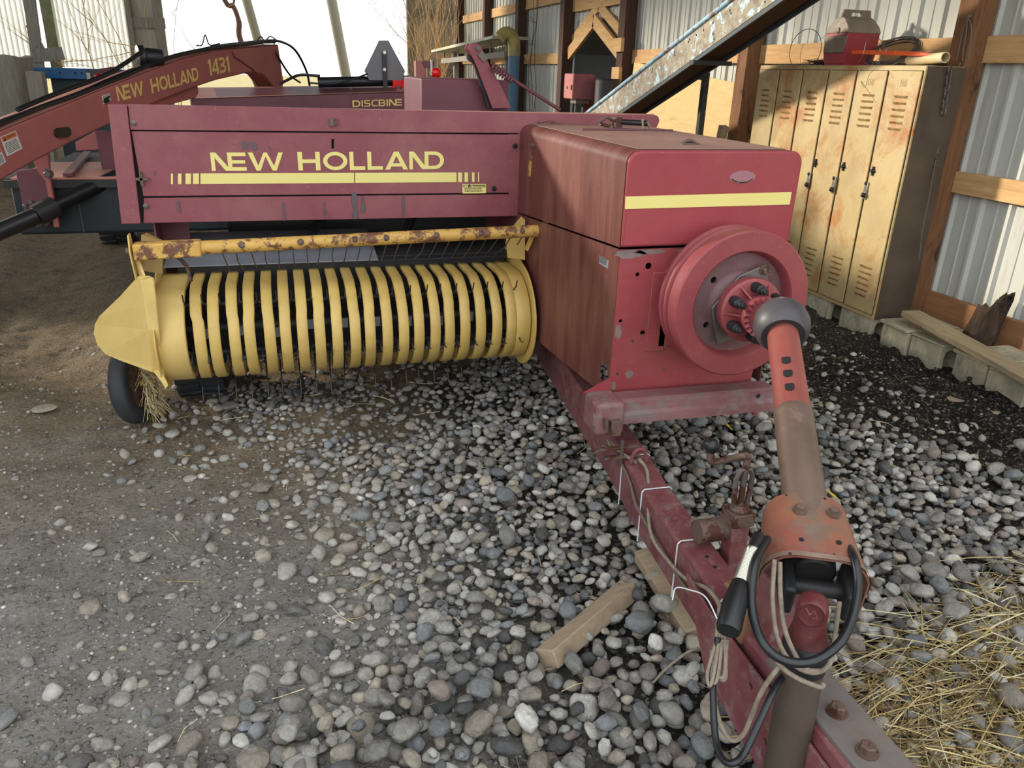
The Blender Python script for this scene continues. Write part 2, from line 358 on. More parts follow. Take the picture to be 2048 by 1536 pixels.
def build_floor():
    xs=np.concatenate([np.arange(-7,-2.6,.12),np.arange(-2.6,4.5,.035)]); ys=np.concatenate([np.arange(-2.5,.8,.2),np.arange(.8,6.2,.035),np.arange(6.2,21.6,.12)])
    X,Y=np.meshgrid(xs,ys); Z=gh(X,Y); nx,ny=len(xs),len(ys)
    v=np.stack([X,Y,Z],-1).reshape(-1,3)
    i=np.arange((ny-1)*nx).reshape(ny-1,nx)[:,:-1].reshape(-1)
    q=np.stack([i,i+1,i+1+nx,i+nx],-1)
    me=bpy.data.meshes.new('floor'); me.from_pydata(v.tolist(),[],q.tolist()); me.materials.append(M['ground']); me.shade_smooth()
    o=bpy.data.objects.new('floor',me); COL.objects.link(o); WORLD['floor']=Vector((0,0,0))
    tag(o,'dusty earth and stone-dust barn floor with wheel ruts and dark soil along the wall','floor',kind='structure')
build_floor()
mb=MB(); n=40
for a in range(1):
    mb.add([(-90,-60,-.12),(90,-60,-.12),(90,160,-.12),(-90,160,-.12)],[(0,1,2,3)])
solo('field',mb,M['grass'],(0,0,-.12),'pale dry winter grass field beyond the open end of the barn','field',kind='structure')

# ------------------------------------------------------------------ right wall: ribbed sheet + posts + girts
WX=4.44
def ribbed(y0,y1,z0,z1,x=WX,axis='y',d=.022,pitch=.229,sgn=-1,top=None):
    pr=[]; y=y0
    while y<y1-1e-6:
        for dy,h in ((0,0),(.018,1),(.04,1),(.06,0),(.128,0),(.132,.3),(.142,.3),(.146,0)):
            if y+dy<y1: pr.append((y+dy,h*d))
        y+=pitch
    pr.append((y1,0)); mb=MB(); vs=[]
    for (t,h) in pr:
        for z in (z0,top(t) if top else z1):
            vs.append((x+sgn*h,t,z) if axis=='y' else (t,x+sgn*h,z))
    return mb.add(vs,[(2*i,2*i+2,2*i+3,2*i+1) for i in range(len(pr)-1)])
DY0,DY1=10.12,12.0
w=ribbed(-1.2,DY0,.08,5.9)
for seg in (ribbed(DY1,21.0,.08,5.9), ribbed(DY0,DY1,2.42,5.9)): w.add(seg.v,seg.f)
wall=w.build('wall_right',M['sheet']); wall.location=(0,0,0)
tag(wall,'pale ribbed steel siding wall on brown posts along the right of the barn','wall',kind='structure')
for i,(y,wd) in enumerate(((1.9,.14),(4.31,.15),(6.86,.17),(9.74,.2),(12.02,.2),(14.45,.2),(16.9,.2),(19.6,.22))):
    mb=MB(); mb.box(4.24,4.40,y,y+wd,-.1,5.9); mb.build('post',M['post'] if i<3 else M['post_dark'],wall,bevel=.006)
bays=[(-1.2,1.9),(2.04,4.31),(4.46,6.86),(7.03,9.74),(12.22,14.45),(14.65,16.9),(17.1,19.6)]
for k,(a,b) in enumerate(bays):
    for z0,z1 in ((1.84,2.0),(1.02,1.16),(2.72,2.88)):
        if k>=4 and z0<1.2: continue
        mb=MB(); e=.05*random.random(); mb.box(4.372,4.412,a,b,z0+e*.3,z1+e*.3); mb.build('girt_board',M['board'],wall,bevel=.003)
mb=MB(); mb.box(4.372,4.412,9.94,12.02,2.56,2.76); mb.build('girt_board',M['board'],wall,bevel=.003)
for a,b in ((-1.2,4.31),(4.46,9.74),(12.22,21)):
    mb=MB(); mb.box(4.37,4.415,a,b,.02,.34); mb.build('skirt_board',M['base'],wall,bevel=.003)
# blocking pieces nailed to the fourth post
for z0,z1 in ((1.98,2.14),(1.62,1.8)):
    mb=MB(); mb.box(4.2,4.245,9.72,9.96,z0,z1); mb.build('cleat',M['board'],wall,bevel=.003)
for ya,yb in ((DY1,11.15),(DY0,10.95)):
    MB().plate([(ya,2.02),(yb,2.43),(ya,2.43)],[],(WX,0,0),(0,1,0),(0,0,1),(.003,0,0)).build('gable_sheet',M['sheet'],wall)
# dark annex behind the gabled doorway
door=empty('door_1',(4.4,11.06,0),'gabled timber doorway opening into a dark annex','doorway'); tag(door,kind='structure')
apex=(4.34,11.02,2.40)
for s,(y,z) in enumerate(((12.0,1.98),(9.96,1.93))):
    mb=MB(); mb.beam(apex,(4.34,y,z),.05,.17,(0,0,1)); mb.build('gable_board',M['board'],door,bevel=.003)
    mb=MB(); mb.beam((4.40,apex[1],apex[2]+.19),(4.40,y,z+.2),.04,.13,(0,0,1)); mb.build('gable_rafter',M['board'],door,bevel=.003)
an=MB(); x1=6.6
an.add([(x1,9.6,-.1),(x1,12.5,-.1),(x1,12.5,2.1),(x1,9.6,2.1)],[(0,1,2,3)])
an.add([(4.5,12.5,-.1),(x1,12.5,-.1),(x1,12.5,2.1),(4.5,12.5,2.1)],[(0,1,2,3)])
an.add([(4.5,9.6,-.1),(x1,9.6,-.1),(x1,9.6,2.1),(4.5,9.6,2.1)],[(0,1,2,3)])
an.add([(4.5,9.6,2.0),(4.5,11.02,2.55),(x1,11.02,2.55),(x1,9.6,2.0)],[(0,1,2,3)])
an.add([(4.5,12.5,2.0),(4.5,11.02,2.55),(x1,11.02,2.55),(x1,12.5,2.0)],[(0,1,2,3)])
an.build('annex_shell',M['roof'],door)

# ------------------------------------------------------------------ ceiling and an added left wall (out of frame, they shade the barn)
mb=MB(); mb.box(-6.4,4.6,2.0,21.2,5.9,5.98)
o=mb.build('ceiling',M['roof']); tag(o,'grey metal roof over the barn','ceiling',kind='structure')
lw=ribbed(1.6,8.2,0,3.4,x=-6.2,sgn=1)  # added wall: height and gap chosen for where the low sun falls
for seg in (ribbed(9.5,21,0,3.4,x=-6.2,sgn=1),): lw.add(seg.v,seg.f)
o=lw.build('wall_left_sun_block',M['oldsheet']); tag(o,'unseen grey siding wall added at the left to block low sun, open above','wall',kind='structure')
for y in (1.6,6.0,8.2,9.5,14,18,20.9):
    mb=MB(); mb.box(-6.35,-6.21,y-.07,y+.07,-.1,5.9); mb.build('post',M['grey_wood'],o)

# ------------------------------------------------------------------ back wall: left sheets, shaded boards, right corner
bw=MB(); BY=21.0
def corr(x0,x1,z0,z1,y):
    mb=MB(); n=int((x1-x0)/.016); vs=[]
    for i in range(n+1):
        x=x0+(x1-x0)*i/n; d=.03*math.cos(2*PI*(x-x0)/.105)
        vs+= [(x,y+d,z0),(x,y+d,z1)]
    return mb.add(vs,[(2*i,2*i+1,2*i+3,2*i+2) for i in range(n)])
c=corr(-6.3,-5.05,1.56,5.9,BY)
o=c.build('wall_back',M['fibre'],smooth=60); tag(o,'translucent corrugated sheets at the far open end of the barn','wall',kind='structure'); backw=o
c=corr(-4.62,-3.05,1.52,5.9,BY-.1); c.build('corrugated_sheet',M['fibre'],backw,smooth=60)
mb=MB()
for i in range(4): mb.box(-3.0+i*.155,-3.0+i*.155+.15,BY-.05,BY,0,5.9)
mb.build('board_panel',M['barnwood'],backw)
for x,wd,mt in ((-3.1,.12,'grey_wood'),(-2.52,.2,'grey_wood'),(-4.8,.22,'greenboard'),(-5.12,.1,'grey_wood')):
    mb=MB(); mb.box(x,x+wd,BY-.16,BY-.04,-.1,5.9); mb.build('post',M[mt],backw,bevel=.008)
mb=MB(); mb.box(-3.0,-2.3,BY-.13,BY-.06,2.4,2.62); mb.build('girt_board',M['grey_wood'],backw)
mb=MB(); mb.box(-5.0,-4.6,BY-.15,BY-.05,1.62,1.78); mb.build('girt_board',M['grey_wood'],backw)
rb=MB()
for i in range(5): rb.box(3.3+i*.235,3.3+i*.235+.228,BY-.02,BY+.02,0,5.9)
rb.build('board_panel',M['barnwood'],backw)
mb=MB(); mb.box(3.26,3.42,BY-.18,BY-.02,-.1,5.9); mb.build('post',M['grey_wood'],backw,bevel=.008)
for z in (1.55,2.9):
    mb=MB(); mb.box(3.42,4.44,BY-.12,BY-.03,z,z+.18); mb.build('girt_board',M['grey_wood'],backw)
# ------------------------------------------------------------------ block lettering
def ringarc(cx,cy,rx,ry,tx,ty,a0,a1,n=20):
    o=[(cx+rx*math.cos(math.radians(a0+(a1-a0)*i/n)),cy+ry*math.sin(math.radians(a0+(a1-a0)*i/n))) for i in range(n+1)]
    q=[(cx+(rx-tx)*math.cos(math.radians(a1+(a0-a1)*i/n)),cy+(ry-ty)*math.sin(math.radians(a1+(a0-a1)*i/n))) for i in range(n+1)]
    return o+q
def rc(x0,y0,x1,y1): return [(x0,y0),(x1,y0),(x1,y1),(x0,y1)]
GLY={ # width, polygons  (cap height 1)
'N':(.86,[rc(0,0,.2,1),[(0,1),(.27,1),(1.02,0),(.72,0)]]),
'E':(1.08,[rc(0,0,.22,1),rc(0,0,.95,.2),rc(0,.4,.9,.58),rc(0,.8,.95,1)]),
'W':(2.2,[[(0,1),(.25,1),(.6,0),(.38,0)],[(.38,0),(.6,0),(1.0,1),(.82,1)],[(.82,1),(1.0,1),(1.45,0),(1.24,0)],[(1.24,0),(1.45,0),(1.85,1),(1.6,1)]]),
'H':(1.32,[rc(0,0,.24,1),rc(.92,0,1.16,1),rc(0,.4,1.1,.6)]),
'O':(1.4,[ringarc(.64,.5,.64,.5,.22,.19,0,180),ringarc(.64,.5,.64,.5,.22,.19,180,360)]),
'L':(.96,[rc(0,0,.22,1),rc(0,0,.83,.2)]),
'A':(1.34,[[(0,0),(.26,0),(.74,1),(.5,1)],[(.52,1),(.76,1),(1.26,0),(1.0,0)],rc(.2,.17,1.04,.35)]),
'D':(1.25,[rc(0,0,.22,1),rc(0,0,.55,.19),rc(0,.81,.55,1),ringarc(.55,.5,.55,.5,.22,.19,-90,90)]),
'1':(.55,[rc(.18,0,.42,1),[(0,.78),(.2,.72),(.3,1),(.18,1)]]),
'4':(1.0,[rc(.55,0,.78,1),rc(0,.2,.92,.38),[(0,.38),(.2,.38),(.72,1),(.55,1)]]),
'3':(.95,[rc(0,.82,.45,1),rc(0,0,.45,.18),rc(.15,.42,.5,.6),ringarc(.45,.75,.36,.25,.2,.17,-90,90),ringarc(.45,.27,.4,.27,.2,.17,-90,90)]),
'I':(.36,[rc(0,0,.2,1)]),
'S':(1.0,[rc(.25,.83,.82,1),rc(0,0,.6,.17),rc(.24,.42,.6,.58),ringarc(.26,.71,.26,.29,.17,.16,90,270),ringarc(.58,.29,.29,.29,.17,.16,-90,90)]),
'C':(1.0,[rc(.4,.83,.9,1),rc(.4,0,.9,.17),ringarc(.42,.5,.42,.5,.18,.17,90,270)]),
'B':(1.1,[rc(0,0,.2,1),rc(0,0,.6,.17),rc(0,.83,.6,1),rc(0,.42,.6,.58),ringarc(.6,.72,.3,.28,.17,.16,-90,90),ringarc(.6,.29,.34,.29,.17,.16,-90,90)]),
' ':(.6,[])}
def lettering(s, org, eu, ev, nrm, h, width, t=.0012):
    eu=Vector(eu).normalized(); ev=Vector(ev); ev=ev.normalized(); nrm=Vector(nrm).normalized(); org=Vector(org)
    tot=0
    for i,ch in enumerate(s): tot+=GLY[ch][0]+(.22 if ch=='N' and (i+1>=len(s) or s[i+1] not in 'ED') else 0)
    kx=width/(tot-.12); mb=MB(); x=0; cnt=0
    for i,ch in enumerate(s):
        w,ps=GLY[ch]
        ps=list(ps)
        if ch=='N' and (i+1>=len(s) or s[i+1] not in 'ED'): ps.append(rc(.82,0,1.02,1)); w+=.3
        for p in ps: cnt+=1; mb.plate([((q[0]+x)*kx,q[1]*h) for q in p],[],org,eu,ev,nrm*(t+.00022*(cnt%4)))
        x+=w
    return mb
def decal_lines(org,eu,ev,nrm,w,h,rows,seed=0):   # rows of illegible small print
    r=random.Random(seed); mb=MB(); org=Vector(org); eu=Vector(eu).normalized(); ev=Vector(ev).normalized(); nrm=Vector(nrm).normalized()
    for k in range(rows):
        y=h*(1-(k+.5)/rows); x=0
        while x<w*.9:
            l=w*(.05+.1*r.random())
            mb.plate([(x,y-h/rows*.22),(min(x+l,w),y-h/rows*.22),(min(x+l,w),y+h/rows*.22),(x,y+h/rows*.22)],[],org,eu,ev,nrm*.0006); x+=l+w*.03
    return mb
def fonttext(s, org, eu, ev, nrm, width, name, mat, parent):
    cu=bpy.data.curves.new('lettering','FONT'); cu.body=s; cu.offset=.012
    to=bpy.data.objects.new('lettering',cu); COL.objects.link(to)
    dg=bpy.context.evaluated_depsgraph_get(); me=bpy.data.meshes.new_from_object(to.evaluated_get(dg))
    xs=[v.co.x for v in me.vertices]; ys=[v.co.y for v in me.vertices]; k=width/(max(xs)-min(xs))
    mb=MB(); eu=Vector(eu).normalized(); ev=Vector(ev).normalized(); nrm=Vector(nrm).normalized()
    mb.add([Vector(org)+eu*(v.co.x-min(xs))*k+ev*(v.co.y-min(ys))*k+nrm*.0014 for v in me.vertices],[tuple(p.vertices) for p in me.polygons])
    bpy.data.objects.remove(to); bpy.data.meshes.remove(me); bpy.data.curves.remove(cu)
    return mb.build(name,mat,parent)
def warning_triangle(org,eu,ev,nrm,h):
    return MB().plate([(0,0),(h,0),(h/2,h)],[[(h*.44,h*.12),(h*.56,h*.12),(h*.56,h*.2),(h*.44,h*.2)],[(h*.45,h*.28),(h*.55,h*.28),(h*.57,h*.66),(h*.43,h*.66)]],org,Vector(eu).normalized(),Vector(ev).normalized(),Vector(nrm).normalized()*.0008)

# ================================================================== SQUARE BALER
B=empty('square_baler',(1.25,3.9,0),'red and yellow square hay baler with a big flywheel in front, parked on the gravel','baler')
BX0,BX1=1.135,1.822
# --- flywheel hood (upper box)
def hood_ring(y, zb, x0=BX0, x1=BX1, zt=1.467, r=.045):
    return [(x,y,z) for x,z in [(x1-.004,zb)]+arc2(x1-r,zt-r,r,0,90,6)+arc2(x0+r,zt-r,r,90,180,6)+[(x0,zb)]]
mb=MB().loft([hood_ring(2.507,1.134),hood_ring(3.78,1.045)])
hood=mb.build('flywheel_hood',M['red_side'],B,smooth=30); tag(hood,'dusty red upper box over the flywheel')
mb=MB().loft([hood_ring(2.485,1.137),hood_ring(2.5035,1.136)])
fp=mb.build('hood_front_panel',M['red_front'],B,bevel=.009,seg=3)
mb=MB().loft([hood_ring(2.5,1.14,BX0+.007,BX1-.007,1.46),hood_ring(2.52,1.14,BX0+.007,BX1-.007,1.46)]); mb.build('panel_gap',M['dark'],B)
# dusty lid on top with front hatch
mb=MB(); mb.box(BX0+.05,BX1-.05,2.53,3.365,1.4675,1.4705); mb.build('hatch_lid',M['red_top'],B,bevel=.0012)
mb=MB(); mb.box(BX0+.05,BX1-.05,3.378,3.77,1.4675,1.4705); mb.build('rear_lid',M['red_top'],B,bevel=.0012)
mb=MB()
for i in range(9): mb.cyl((1.3+i*.05,3.371,1.473),(1.3+i*.05+.046,3.371,1.473),.0055,8)
mb.build('hinge',M['red_dark'],B)
p=at_z(1378,289,1.47)
mb=MB(); mb.tube([(p.x-.03+.06*i/8,p.y,1.472+.012*math.sin(PI*i/8)) for i in range(9)],.007,8); mb.box(p.x-.035,p.x+.035,p.y-.02,p.y+.02,1.4705,1.476)
mb.build('lid_latch',M['rusty'],B,smooth=40)
# lever lying on the lid
a=at_z(1232,243,1.50); b=at_z(1296,247,1.50)
mb=MB(); mb.cyl(a,b,.0125,14); lv=mb.build('lever_bar',M['black'],B,smooth=50)
mb=MB(); mb.tube([a+V(-.085,0,-.005),a+V(-.05,-.01,.02),a+V(-.01,0,0),a+V(-.03,.015,-.022),a+V(-.08,0,-.012)],.008,8); mb.box(a.x-.012,a.x+.02,a.y-.03,a.y+.02,1.471,1.52); mb.build('lever_hook',M['rusty'],lv,smooth=40)
mb=MB(); mb.cyl(b+V(-.03,0,.02),b+V(-.02,0,-.03),.005,8); mb.cyl(b+V(-.01,-.01,.01),b+V(.012,-.012,-.03),.004,8); mb.build('lever_pin',M['chrome'],lv)
# yellow stripe and worn oval emblem on the hood front
SY=2.4845
q=[at_y(*pp,SY) for pp in ((1250,418),(1579,409),(1583,384),(1251,393))]
MB().plate([(v.x,v.z) for v in q],[],(0,SY,0),(1,0,0),(0,0,1),(0,-.0012,0)).build('hood_stripe',M['stripe'],B)
c=at_y(1485,354,SY)
em=MB().plate(circ(c.x,c.z,.052,32,.022),[],(0,SY,0),(1,0,0),(0,0,1),(0,-.001,0)).build('oval_emblem',plain('worn_emblem_patch',(150,104,112),.6),B); tag(em,'worn oval emblem patch')
mb=MB()
for a0,a1,rr in ((200,250,.92),(255,300,.95),(305,340,.9)):
    mb.plate([(c.x+(x)*1.0,c.z+y) for x,y in [(.052*rr*math.cos(math.radians(t)),.022*rr*math.sin(math.radians(t))) for t in np.linspace(a0,a1,8)]+[(.046*rr*math.cos(math.radians(t)),.0175*rr*math.sin(math.radians(t))) for t in np.linspace(a1,a0,8)]],[],(0,SY-.001,0),(1,0,0),(0,0,1),(0,-.0006,0))
mb.build('emblem_scratch',M['ink'],em)
# --- lower housing: front plate, side plates, back
FY=2.5
fo=[(BX0+.003,.562),(1.755,.566),(1.772,.70),(1.818,1.128),(BX0+.003,1.126)]
holes=[]
for (x,y,r) in ((1297,532,.0125),(1275,549,.008),(1315,554,.008),(1285,666,.0105),(1266,682,.006),(1235,748,.0055),(1343,535,.006),(1327,739,.006),(1331,694,.005)):
    h=at_y(x,y,FY); holes.append(circ(h.x,h.z,r,14))
h=at_y(1241,642,FY); holes.append([(h.x-.006,h.z-.006),(h.x+.006,h.z-.006),(h.x+.006,h.z+.006),(h.x-.006,h.z+.006)])
front=MB().plate(fo,holes,(0,FY,0),(1,0,0),(0,0,1),(0,.004,0)).build('front_plate',M['red_low'],B)
so=[(2.504,.552),(3.163,.504),(3.78,.47),(3.78,1.036),(2.504,1.126)]
hc=(2.556,.632); hole=[(hc[0]+.042*math.cos(t)+.0*math.sin(t),hc[1]+.044*math.sin(t)) for t in np.linspace(0,2*PI,28)[:-1]]
MB().plate(so,[hole],(BX0,0,0),(0,1,0),(0,0,1),(.004,0,0)).build('side_plate',M['red_side'],B)
MB().plate([(2.504,.566),(3.78,.47),(3.78,1.036),(2.504,1.126)],[],(1.80,0,0),(0,1,0),(0,0,1),(.004,0,0)).build('far_side_plate',M['red_side'],B)
mb=MB(); mb.box(1.2,1.78,2.9,2.91,.66,1.1); mb.build('inner_bulkhead',M['darkmetal'],B)
mb=MB()
for x0,y0,x1,y1 in ((1305,545,1326,700),(1330,540,1352,690)):
    a=at_y(x0,y0,FY); b=at_y(x1,y1,FY); mb.box(a.x,b.x,FY-.006,FY,b.z,a.z)
mb.build('cover_strip',M['red_low'],B,bevel=.002)
# bare metal wear patches with ragged outlines
def ragged(cx,cz,rx,rz,seed):
    r=random.Random(seed); return [(cx+rx*math.cos(t)*(.75+.4*r.random()),cz+rz*math.sin(t)*(.75+.4*r.random())) for t in np.linspace(0,2*PI,22)[:-1]]
M['baremetal']=paint('bare_grey_metal',(116,104,102),(134,116,112),20,.6)
for i,(x,y,rx,rz) in enumerate(((1262,508,.06,.016),(1300,500,.06,.01),(1231,664,.014,.03),(1259,748,.017,.016),(1226,772,.01,.02),(1380,494,.05,.009),(1470,782,.06,.012),(1400,790,.09,.012))):
    h=at_y(x,y,FY); h.z=min(h.z,1.115); h.x=max(h.x,BX0+.02)
    MB().plate(ragged(h.x,h.z,rx,rz,i),[],(0,FY,0),(1,0,0),(0,0,1),(0,-.0005,0)).build('worn_patch',M['baremetal'],front)
# two-strap latch at the back of the hood, small data plate
a=at_x(1066,288,BX0-.004); mb=MB()
for (x,y) in ((1066,290),):
    mb.lathe([(.018,0),(.018,.004),(.007,.006),(.007,.012)],at_x(x,y,BX0),(-1,0,0),14)
mb.build('latch_bolt',M['steel'],B,smooth=40)
u=at_x(1064,300,BX0); d=at_x(1059,352,BX0)
MB().plate([(u.y-.016,u.z),(u.y+.016,u.z),(d.y+.014,d.z),(d.y-.014,d.z)],[circ((u.y*(1-t)+d.y*t),(u.z*(1-t)+d.z*t),.006,8) for t in (.2,.5,.8)],(BX0,0,0),(0,1,0),(0,0,1),(-.004,0,0)).build('latch_strap',M['bar_yellow'],B)
a=at_x(1199,511,BX0-.001); b=at_x(1216,538,BX0-.001)
dp=MB().plate([(a.y,a.z),(b.y,a.z),(b.y,b.z),(a.y,b.z)],[],(BX0,0,0),(0,1,0),(0,0,1),(-.0015,0,0)).build('data_plate',M['pan'],B)
decal_lines((BX0-.002,a.y-.006,b.z+.008),(0,-1,0),(0,0,1),(-1,0,0),(a.y-b.y)*.8,(a.z-b.z)*.75,4,3).build('plate_print',M['ink'],dp)

# --- flywheel
FC=V(1.524,2.28,.962)
prof=[(.2,.13),(.262,.13),(.262,.118),(.25,.113),(.25,.1),(.262,.095),(.262,.082),(.25,.077),(.25,.064),(.262,.058),(.264,.006),(.258,0),(.196,0),(.190,.006),(.184,.034),(.178,.046)]
fw=MB().lathe(prof,FC,(0,1,0),96,cap=False).build('flywheel',M['red_fly'],B,smooth=35)
dish=[]
mb=MB(); mb.plate(circ(0,0,.186,64),[circ(.135*math.cos(t),.135*math.sin(t),.0125,16) for t in (2.45,3.75,.1,5.5)],FC+V(0,.042,0),(1,0,0),(0,0,1),(0,.012,0)); mb.lathe([(.12,.044),(.11,.03),(.085,.02),(.05,.012)],FC,(0,1,0),48)
mb.build('dish',M['fly_dish'],fw,smooth=35)
mb=MB(); mb.plate(circ(0,0,.18,48),[],FC+V(0,.07,0),(1,0,0),(0,0,1),(0,.01,0)); mb.cyl(FC+V(0,.06,0),FC+V(0,.25,0),.06,24); mb.build('shaft_stub',M['dark'],fw)
# embossed casting marks on the dish (raised strokes)
mb=MB()
for i in range(9):
    t=math.radians(-72+i*7); r=.150
    c0=FC+V(r*math.cos(t),.0405,r*math.sin(t)); e=V(math.cos(t),0,math.sin(t)); s_=V(-math.sin(t),0,math.cos(t))
    mb.obox(c0+s_*(.002*(i%3-1)),e*(.006+.003*(i%2)),V(0,.0015,0),s_*.0012)
    if i%2: mb.obox(c0+e*.004,e*.0012,V(0,.0015,0),s_*.004)
mb.build('casting_mark',M['fly_dish'],fw)
# diamond flange plate behind the clutch
mb=MB(); ang=math.radians(62)
mb.plate([(.165*math.cos(ang),.165*math.sin(ang)),(.11*math.cos(ang+.75),.11*math.sin(ang+.75)),(.12*math.cos(ang+2.1),.12*math.sin(ang+2.1)),(.165*math.cos(ang+PI),.165*math.sin(ang+PI)),(.11*math.cos(ang+PI+.75),.11*math.sin(ang+PI+.75)),(.11*math.cos(ang-.75),.11*math.sin(ang-.75))],[],FC+V(0,.006,0),(1,0,0),(0,0,1),(0,.012,0))
mb.build('flange_plate',M['steel'],fw,bevel=.003)
mb=MB(); mb.hexbolt(FC+V(.142*math.cos(ang),.006,.142*math.sin(ang)),(0,-1,0),.014,.02); mb.build('flange_bolt',M['rusty'],fw)
# --- slip clutch
AX=V(-.10,-1,.02).normalized()
hub=MB().lathe([(.05,-.03),(.108,-.03),(.112,-.02),(.112,.012),(.104,.02),(.062,.026),(.058,.07),(.07,.075),(.07,.098),(.05,.1)],FC+AX*.05,AX,48).build('slip_clutch',M['red_fly'],B,smooth=35)
hu=AX.orthogonal().normalized(); hw=AX.cross(hu); HC=FC+AX*.05
mb=MB()
for k in range(6):
    t=k*PI/3+.3; e=hu*math.cos(t)+hw*math.sin(t); s_=AX.cross(e)
    mb.prism([HC+e*.06+AX*.02+s_*.003,HC+e*.104+AX*.02+s_*.003,HC+e*.06+AX*.075+s_*.003],-s_*.006)
mb.build('clutch_rib',M['red_fly'],hub)
for k in range(6):
    t=k*PI/3+.3+PI/6; e=hu*math.cos(t)+hw*math.sin(t); mb=MB()
    mb.lathe([(.017,0),(.019,.012),(.017,.05),(.010,.054),(.010,.062),(.0125,.063),(.0125,.072),(.006,.074),(.006,.086)],HC+e*.086+AX*.018,AX,14); mb.build('clutch_bolt',M['darkmetal'],hub,smooth=40)
mb=MB()
for k in range(20):
    t=k*2*PI/20; e=hu*math.cos(t)+hw*math.sin(t); s_=AX.cross(e)
    mb.prism([HC+e*.07+AX*.098-s_*.010,HC+e*.07+AX*.098+s_*.010,HC+e*.07+AX*.11],-e*.014)
mb.build('collar_teeth',M['red_fly'],hub)
# --- driveline: boot, red tube, outer tube
S0=at_d(1563,650,2.43); S1=V(1.313,1.662,.835); S2=V(1.206,1.426,.742)
D1=(S2-S0).normalized(); S1=S0+D1*(S1-S0).dot(D1)
dl=MB().lathe([(.004,.083),(.045,.078),(.068,.058),(.082,.03),(.0875,0),(.083,-.03),(.072,-.052),(.066,-.058),(.06,-.05)],S0,-D1,40).build('drive_boot',M['boot'],B,smooth=60)
mb=MB(); mb.lathe([(.006,.004),(.006,.006),(.010,.004),(.010,0)],S0+(CAM-S0).normalized()*.02+UP*.083,UP,10); mb.build('boot_screw',M['steel'],dl)
tb=MB().lathe([(.046,0),(.0475,.05),(.0485,(S1-S0).length-.02)],S0+D1*.02,D1,36).build('drive_tube',M['shaft_red'],B,smooth=40)
L2=(S2-S1).length
to=MB().lathe([(.046,0),(.052,.001),(.0535,.006),(.0525,.02),(.0535,L2+.12)],S1+D1*.0,D1,36).build('outer_drive_tube',M['shaft_grey'],B,smooth=40)
def tube_slot(ax0,d,r,L,w,face):     # rounded slot lying on the tube wall
    f=(face-d*face.dot(d)).normalized(); s_=d.cross(f); n=14; mb=MB(); ring=[]
    out=[(-L/2+w/2-w/2*math.cos(t) if False else 0,0)]
    pts=[(L/2-w/2+w/2*math.cos(t),w/2*math.sin(t)) for t in np.linspace(-PI/2,PI/2,9)]+[(-L/2+w/5+w/5*math.cos(t),w/2*math.copysign(1,math.sin(t))-(w/5)*(math.copysign(1,math.sin(t))-math.sin(t))) for t in np.linspace(PI/2+.01,3*PI/2-.01,9)]
    P=[]
    for (l,s) in pts:
        a=s/r; P.append(ax0+d*l+(f*math.cos(a)+s_*math.sin(a))*r)
    c=ax0+f*r; k=len(P)
    mid=[c+(p-c)*.5 for p in P]; mid=[ (lambda q:(lambda ax:ax+(q-ax).normalized()*r)(ax0+d*((q-ax0).dot(d))))(q) for q in mid]
    vs=P+mid+[c]; fs=[(i,(i+1)%k,k+(i+1)%k,k+i) for i in range(k)]+[(k+i,k+(i+1)%k,2*k) for i in range(k)]
    return mb.add(vs,fs)
for (x,y) in ((1576,746),(1580,772),(1584,799)):
    dd=(S1-S0).dot(D1)
    t=(at_d(x,y,2.2)-S0).dot(D1); best=min(np.linspace(.05,dd,80),key=lambda k:abs(((lambda w:768-FPX*(w.dot(UP))/(w.dot(FW)))((S0+D1*k)+UP*0-CAM))-y))
    c=S0+D1*float(best)
    tube_slot(c,D1,.0494,.032,.026,(CAM-c)).build('shear_slot',M['dark'],tb)
# --- U-shaped universal joint guard
_p0=at_d(1620,988,1.88); _p1=at_d(1642,1118,1.71)
GA=_p0.copy(); GB=_p1.copy()
gd=(GB-GA).normalized(); gr=gd.cross(V(0,0,1)).normalized()*-1
if gr.dot(RT)<0: gr=-gr
gu=gr.cross(gd).normalized()
if gu.z<0: gu=-gu
GA=_p0-gu*.052; GB=_p1-gu*.052
def uprof(w,h,r,t):
    top=.052
    return [(-w,-h)]+[(-w+r-r*math.cos(a),top-r+r*math.sin(a)) for a in np.linspace(0,PI/2,9)]+[(w-r+r*math.sin(a),top-r+r*math.cos(a)) for a in np.linspace(0,PI/2,9)]+[(w,-h)]
rings=[]
for k in range(7):
    t=k/6; c=GA.lerp(GB,t); w=.098+.02*t; h=.035+.065*t
    o=uprof(w,h,.075,0); i=[(x*(1-.004/w),y-.004 if y>0 else y) for x,y in o]
    rings.append([c+gr*x+gu*y for x,y in o]+[c+gr*x+gu*y for x,y in reversed(i)])
guard=MB().loft(rings).build('joint_guard',M['shield'],B,smooth=40); tag(guard,'rust-stained red U-shaped guard over the driveline joint')
rg=[]
for k in range(2):
    t=.93+.07*k; c=GA.lerp(GB,t); w=.098+.02*t+.003; h=.035+.065*t
    rg.append([c+gr*x+gu*(y+.003) for x,y in uprof(w,h-.05,.075,0)])
MB().loft(rg,cap=False,closed=False).build('guard_lip',paint('bare_guard_lip',(134,116,104),(120,92,80),14,.5),guard,smooth=40)
def on_guard(x,y):   # point on the guard crown under a pixel
    d=ray(x,y); c=GA+gu*.0535; k=(c-CAM).dot(gu)/d.dot(gu); return CAM+d*k
for (x,y) in ((1600,1020),(1668,1026)):
    mb=MB(); mb.lathe([(.017,0),(.017,.0025)],on_guard(x,y),gu,18); mb.hexbolt(on_guard(x,y)+gu*.0025,gu,.0105,.013); mb.build('guard_bolt',M['rusty'],guard)
mb=MB()
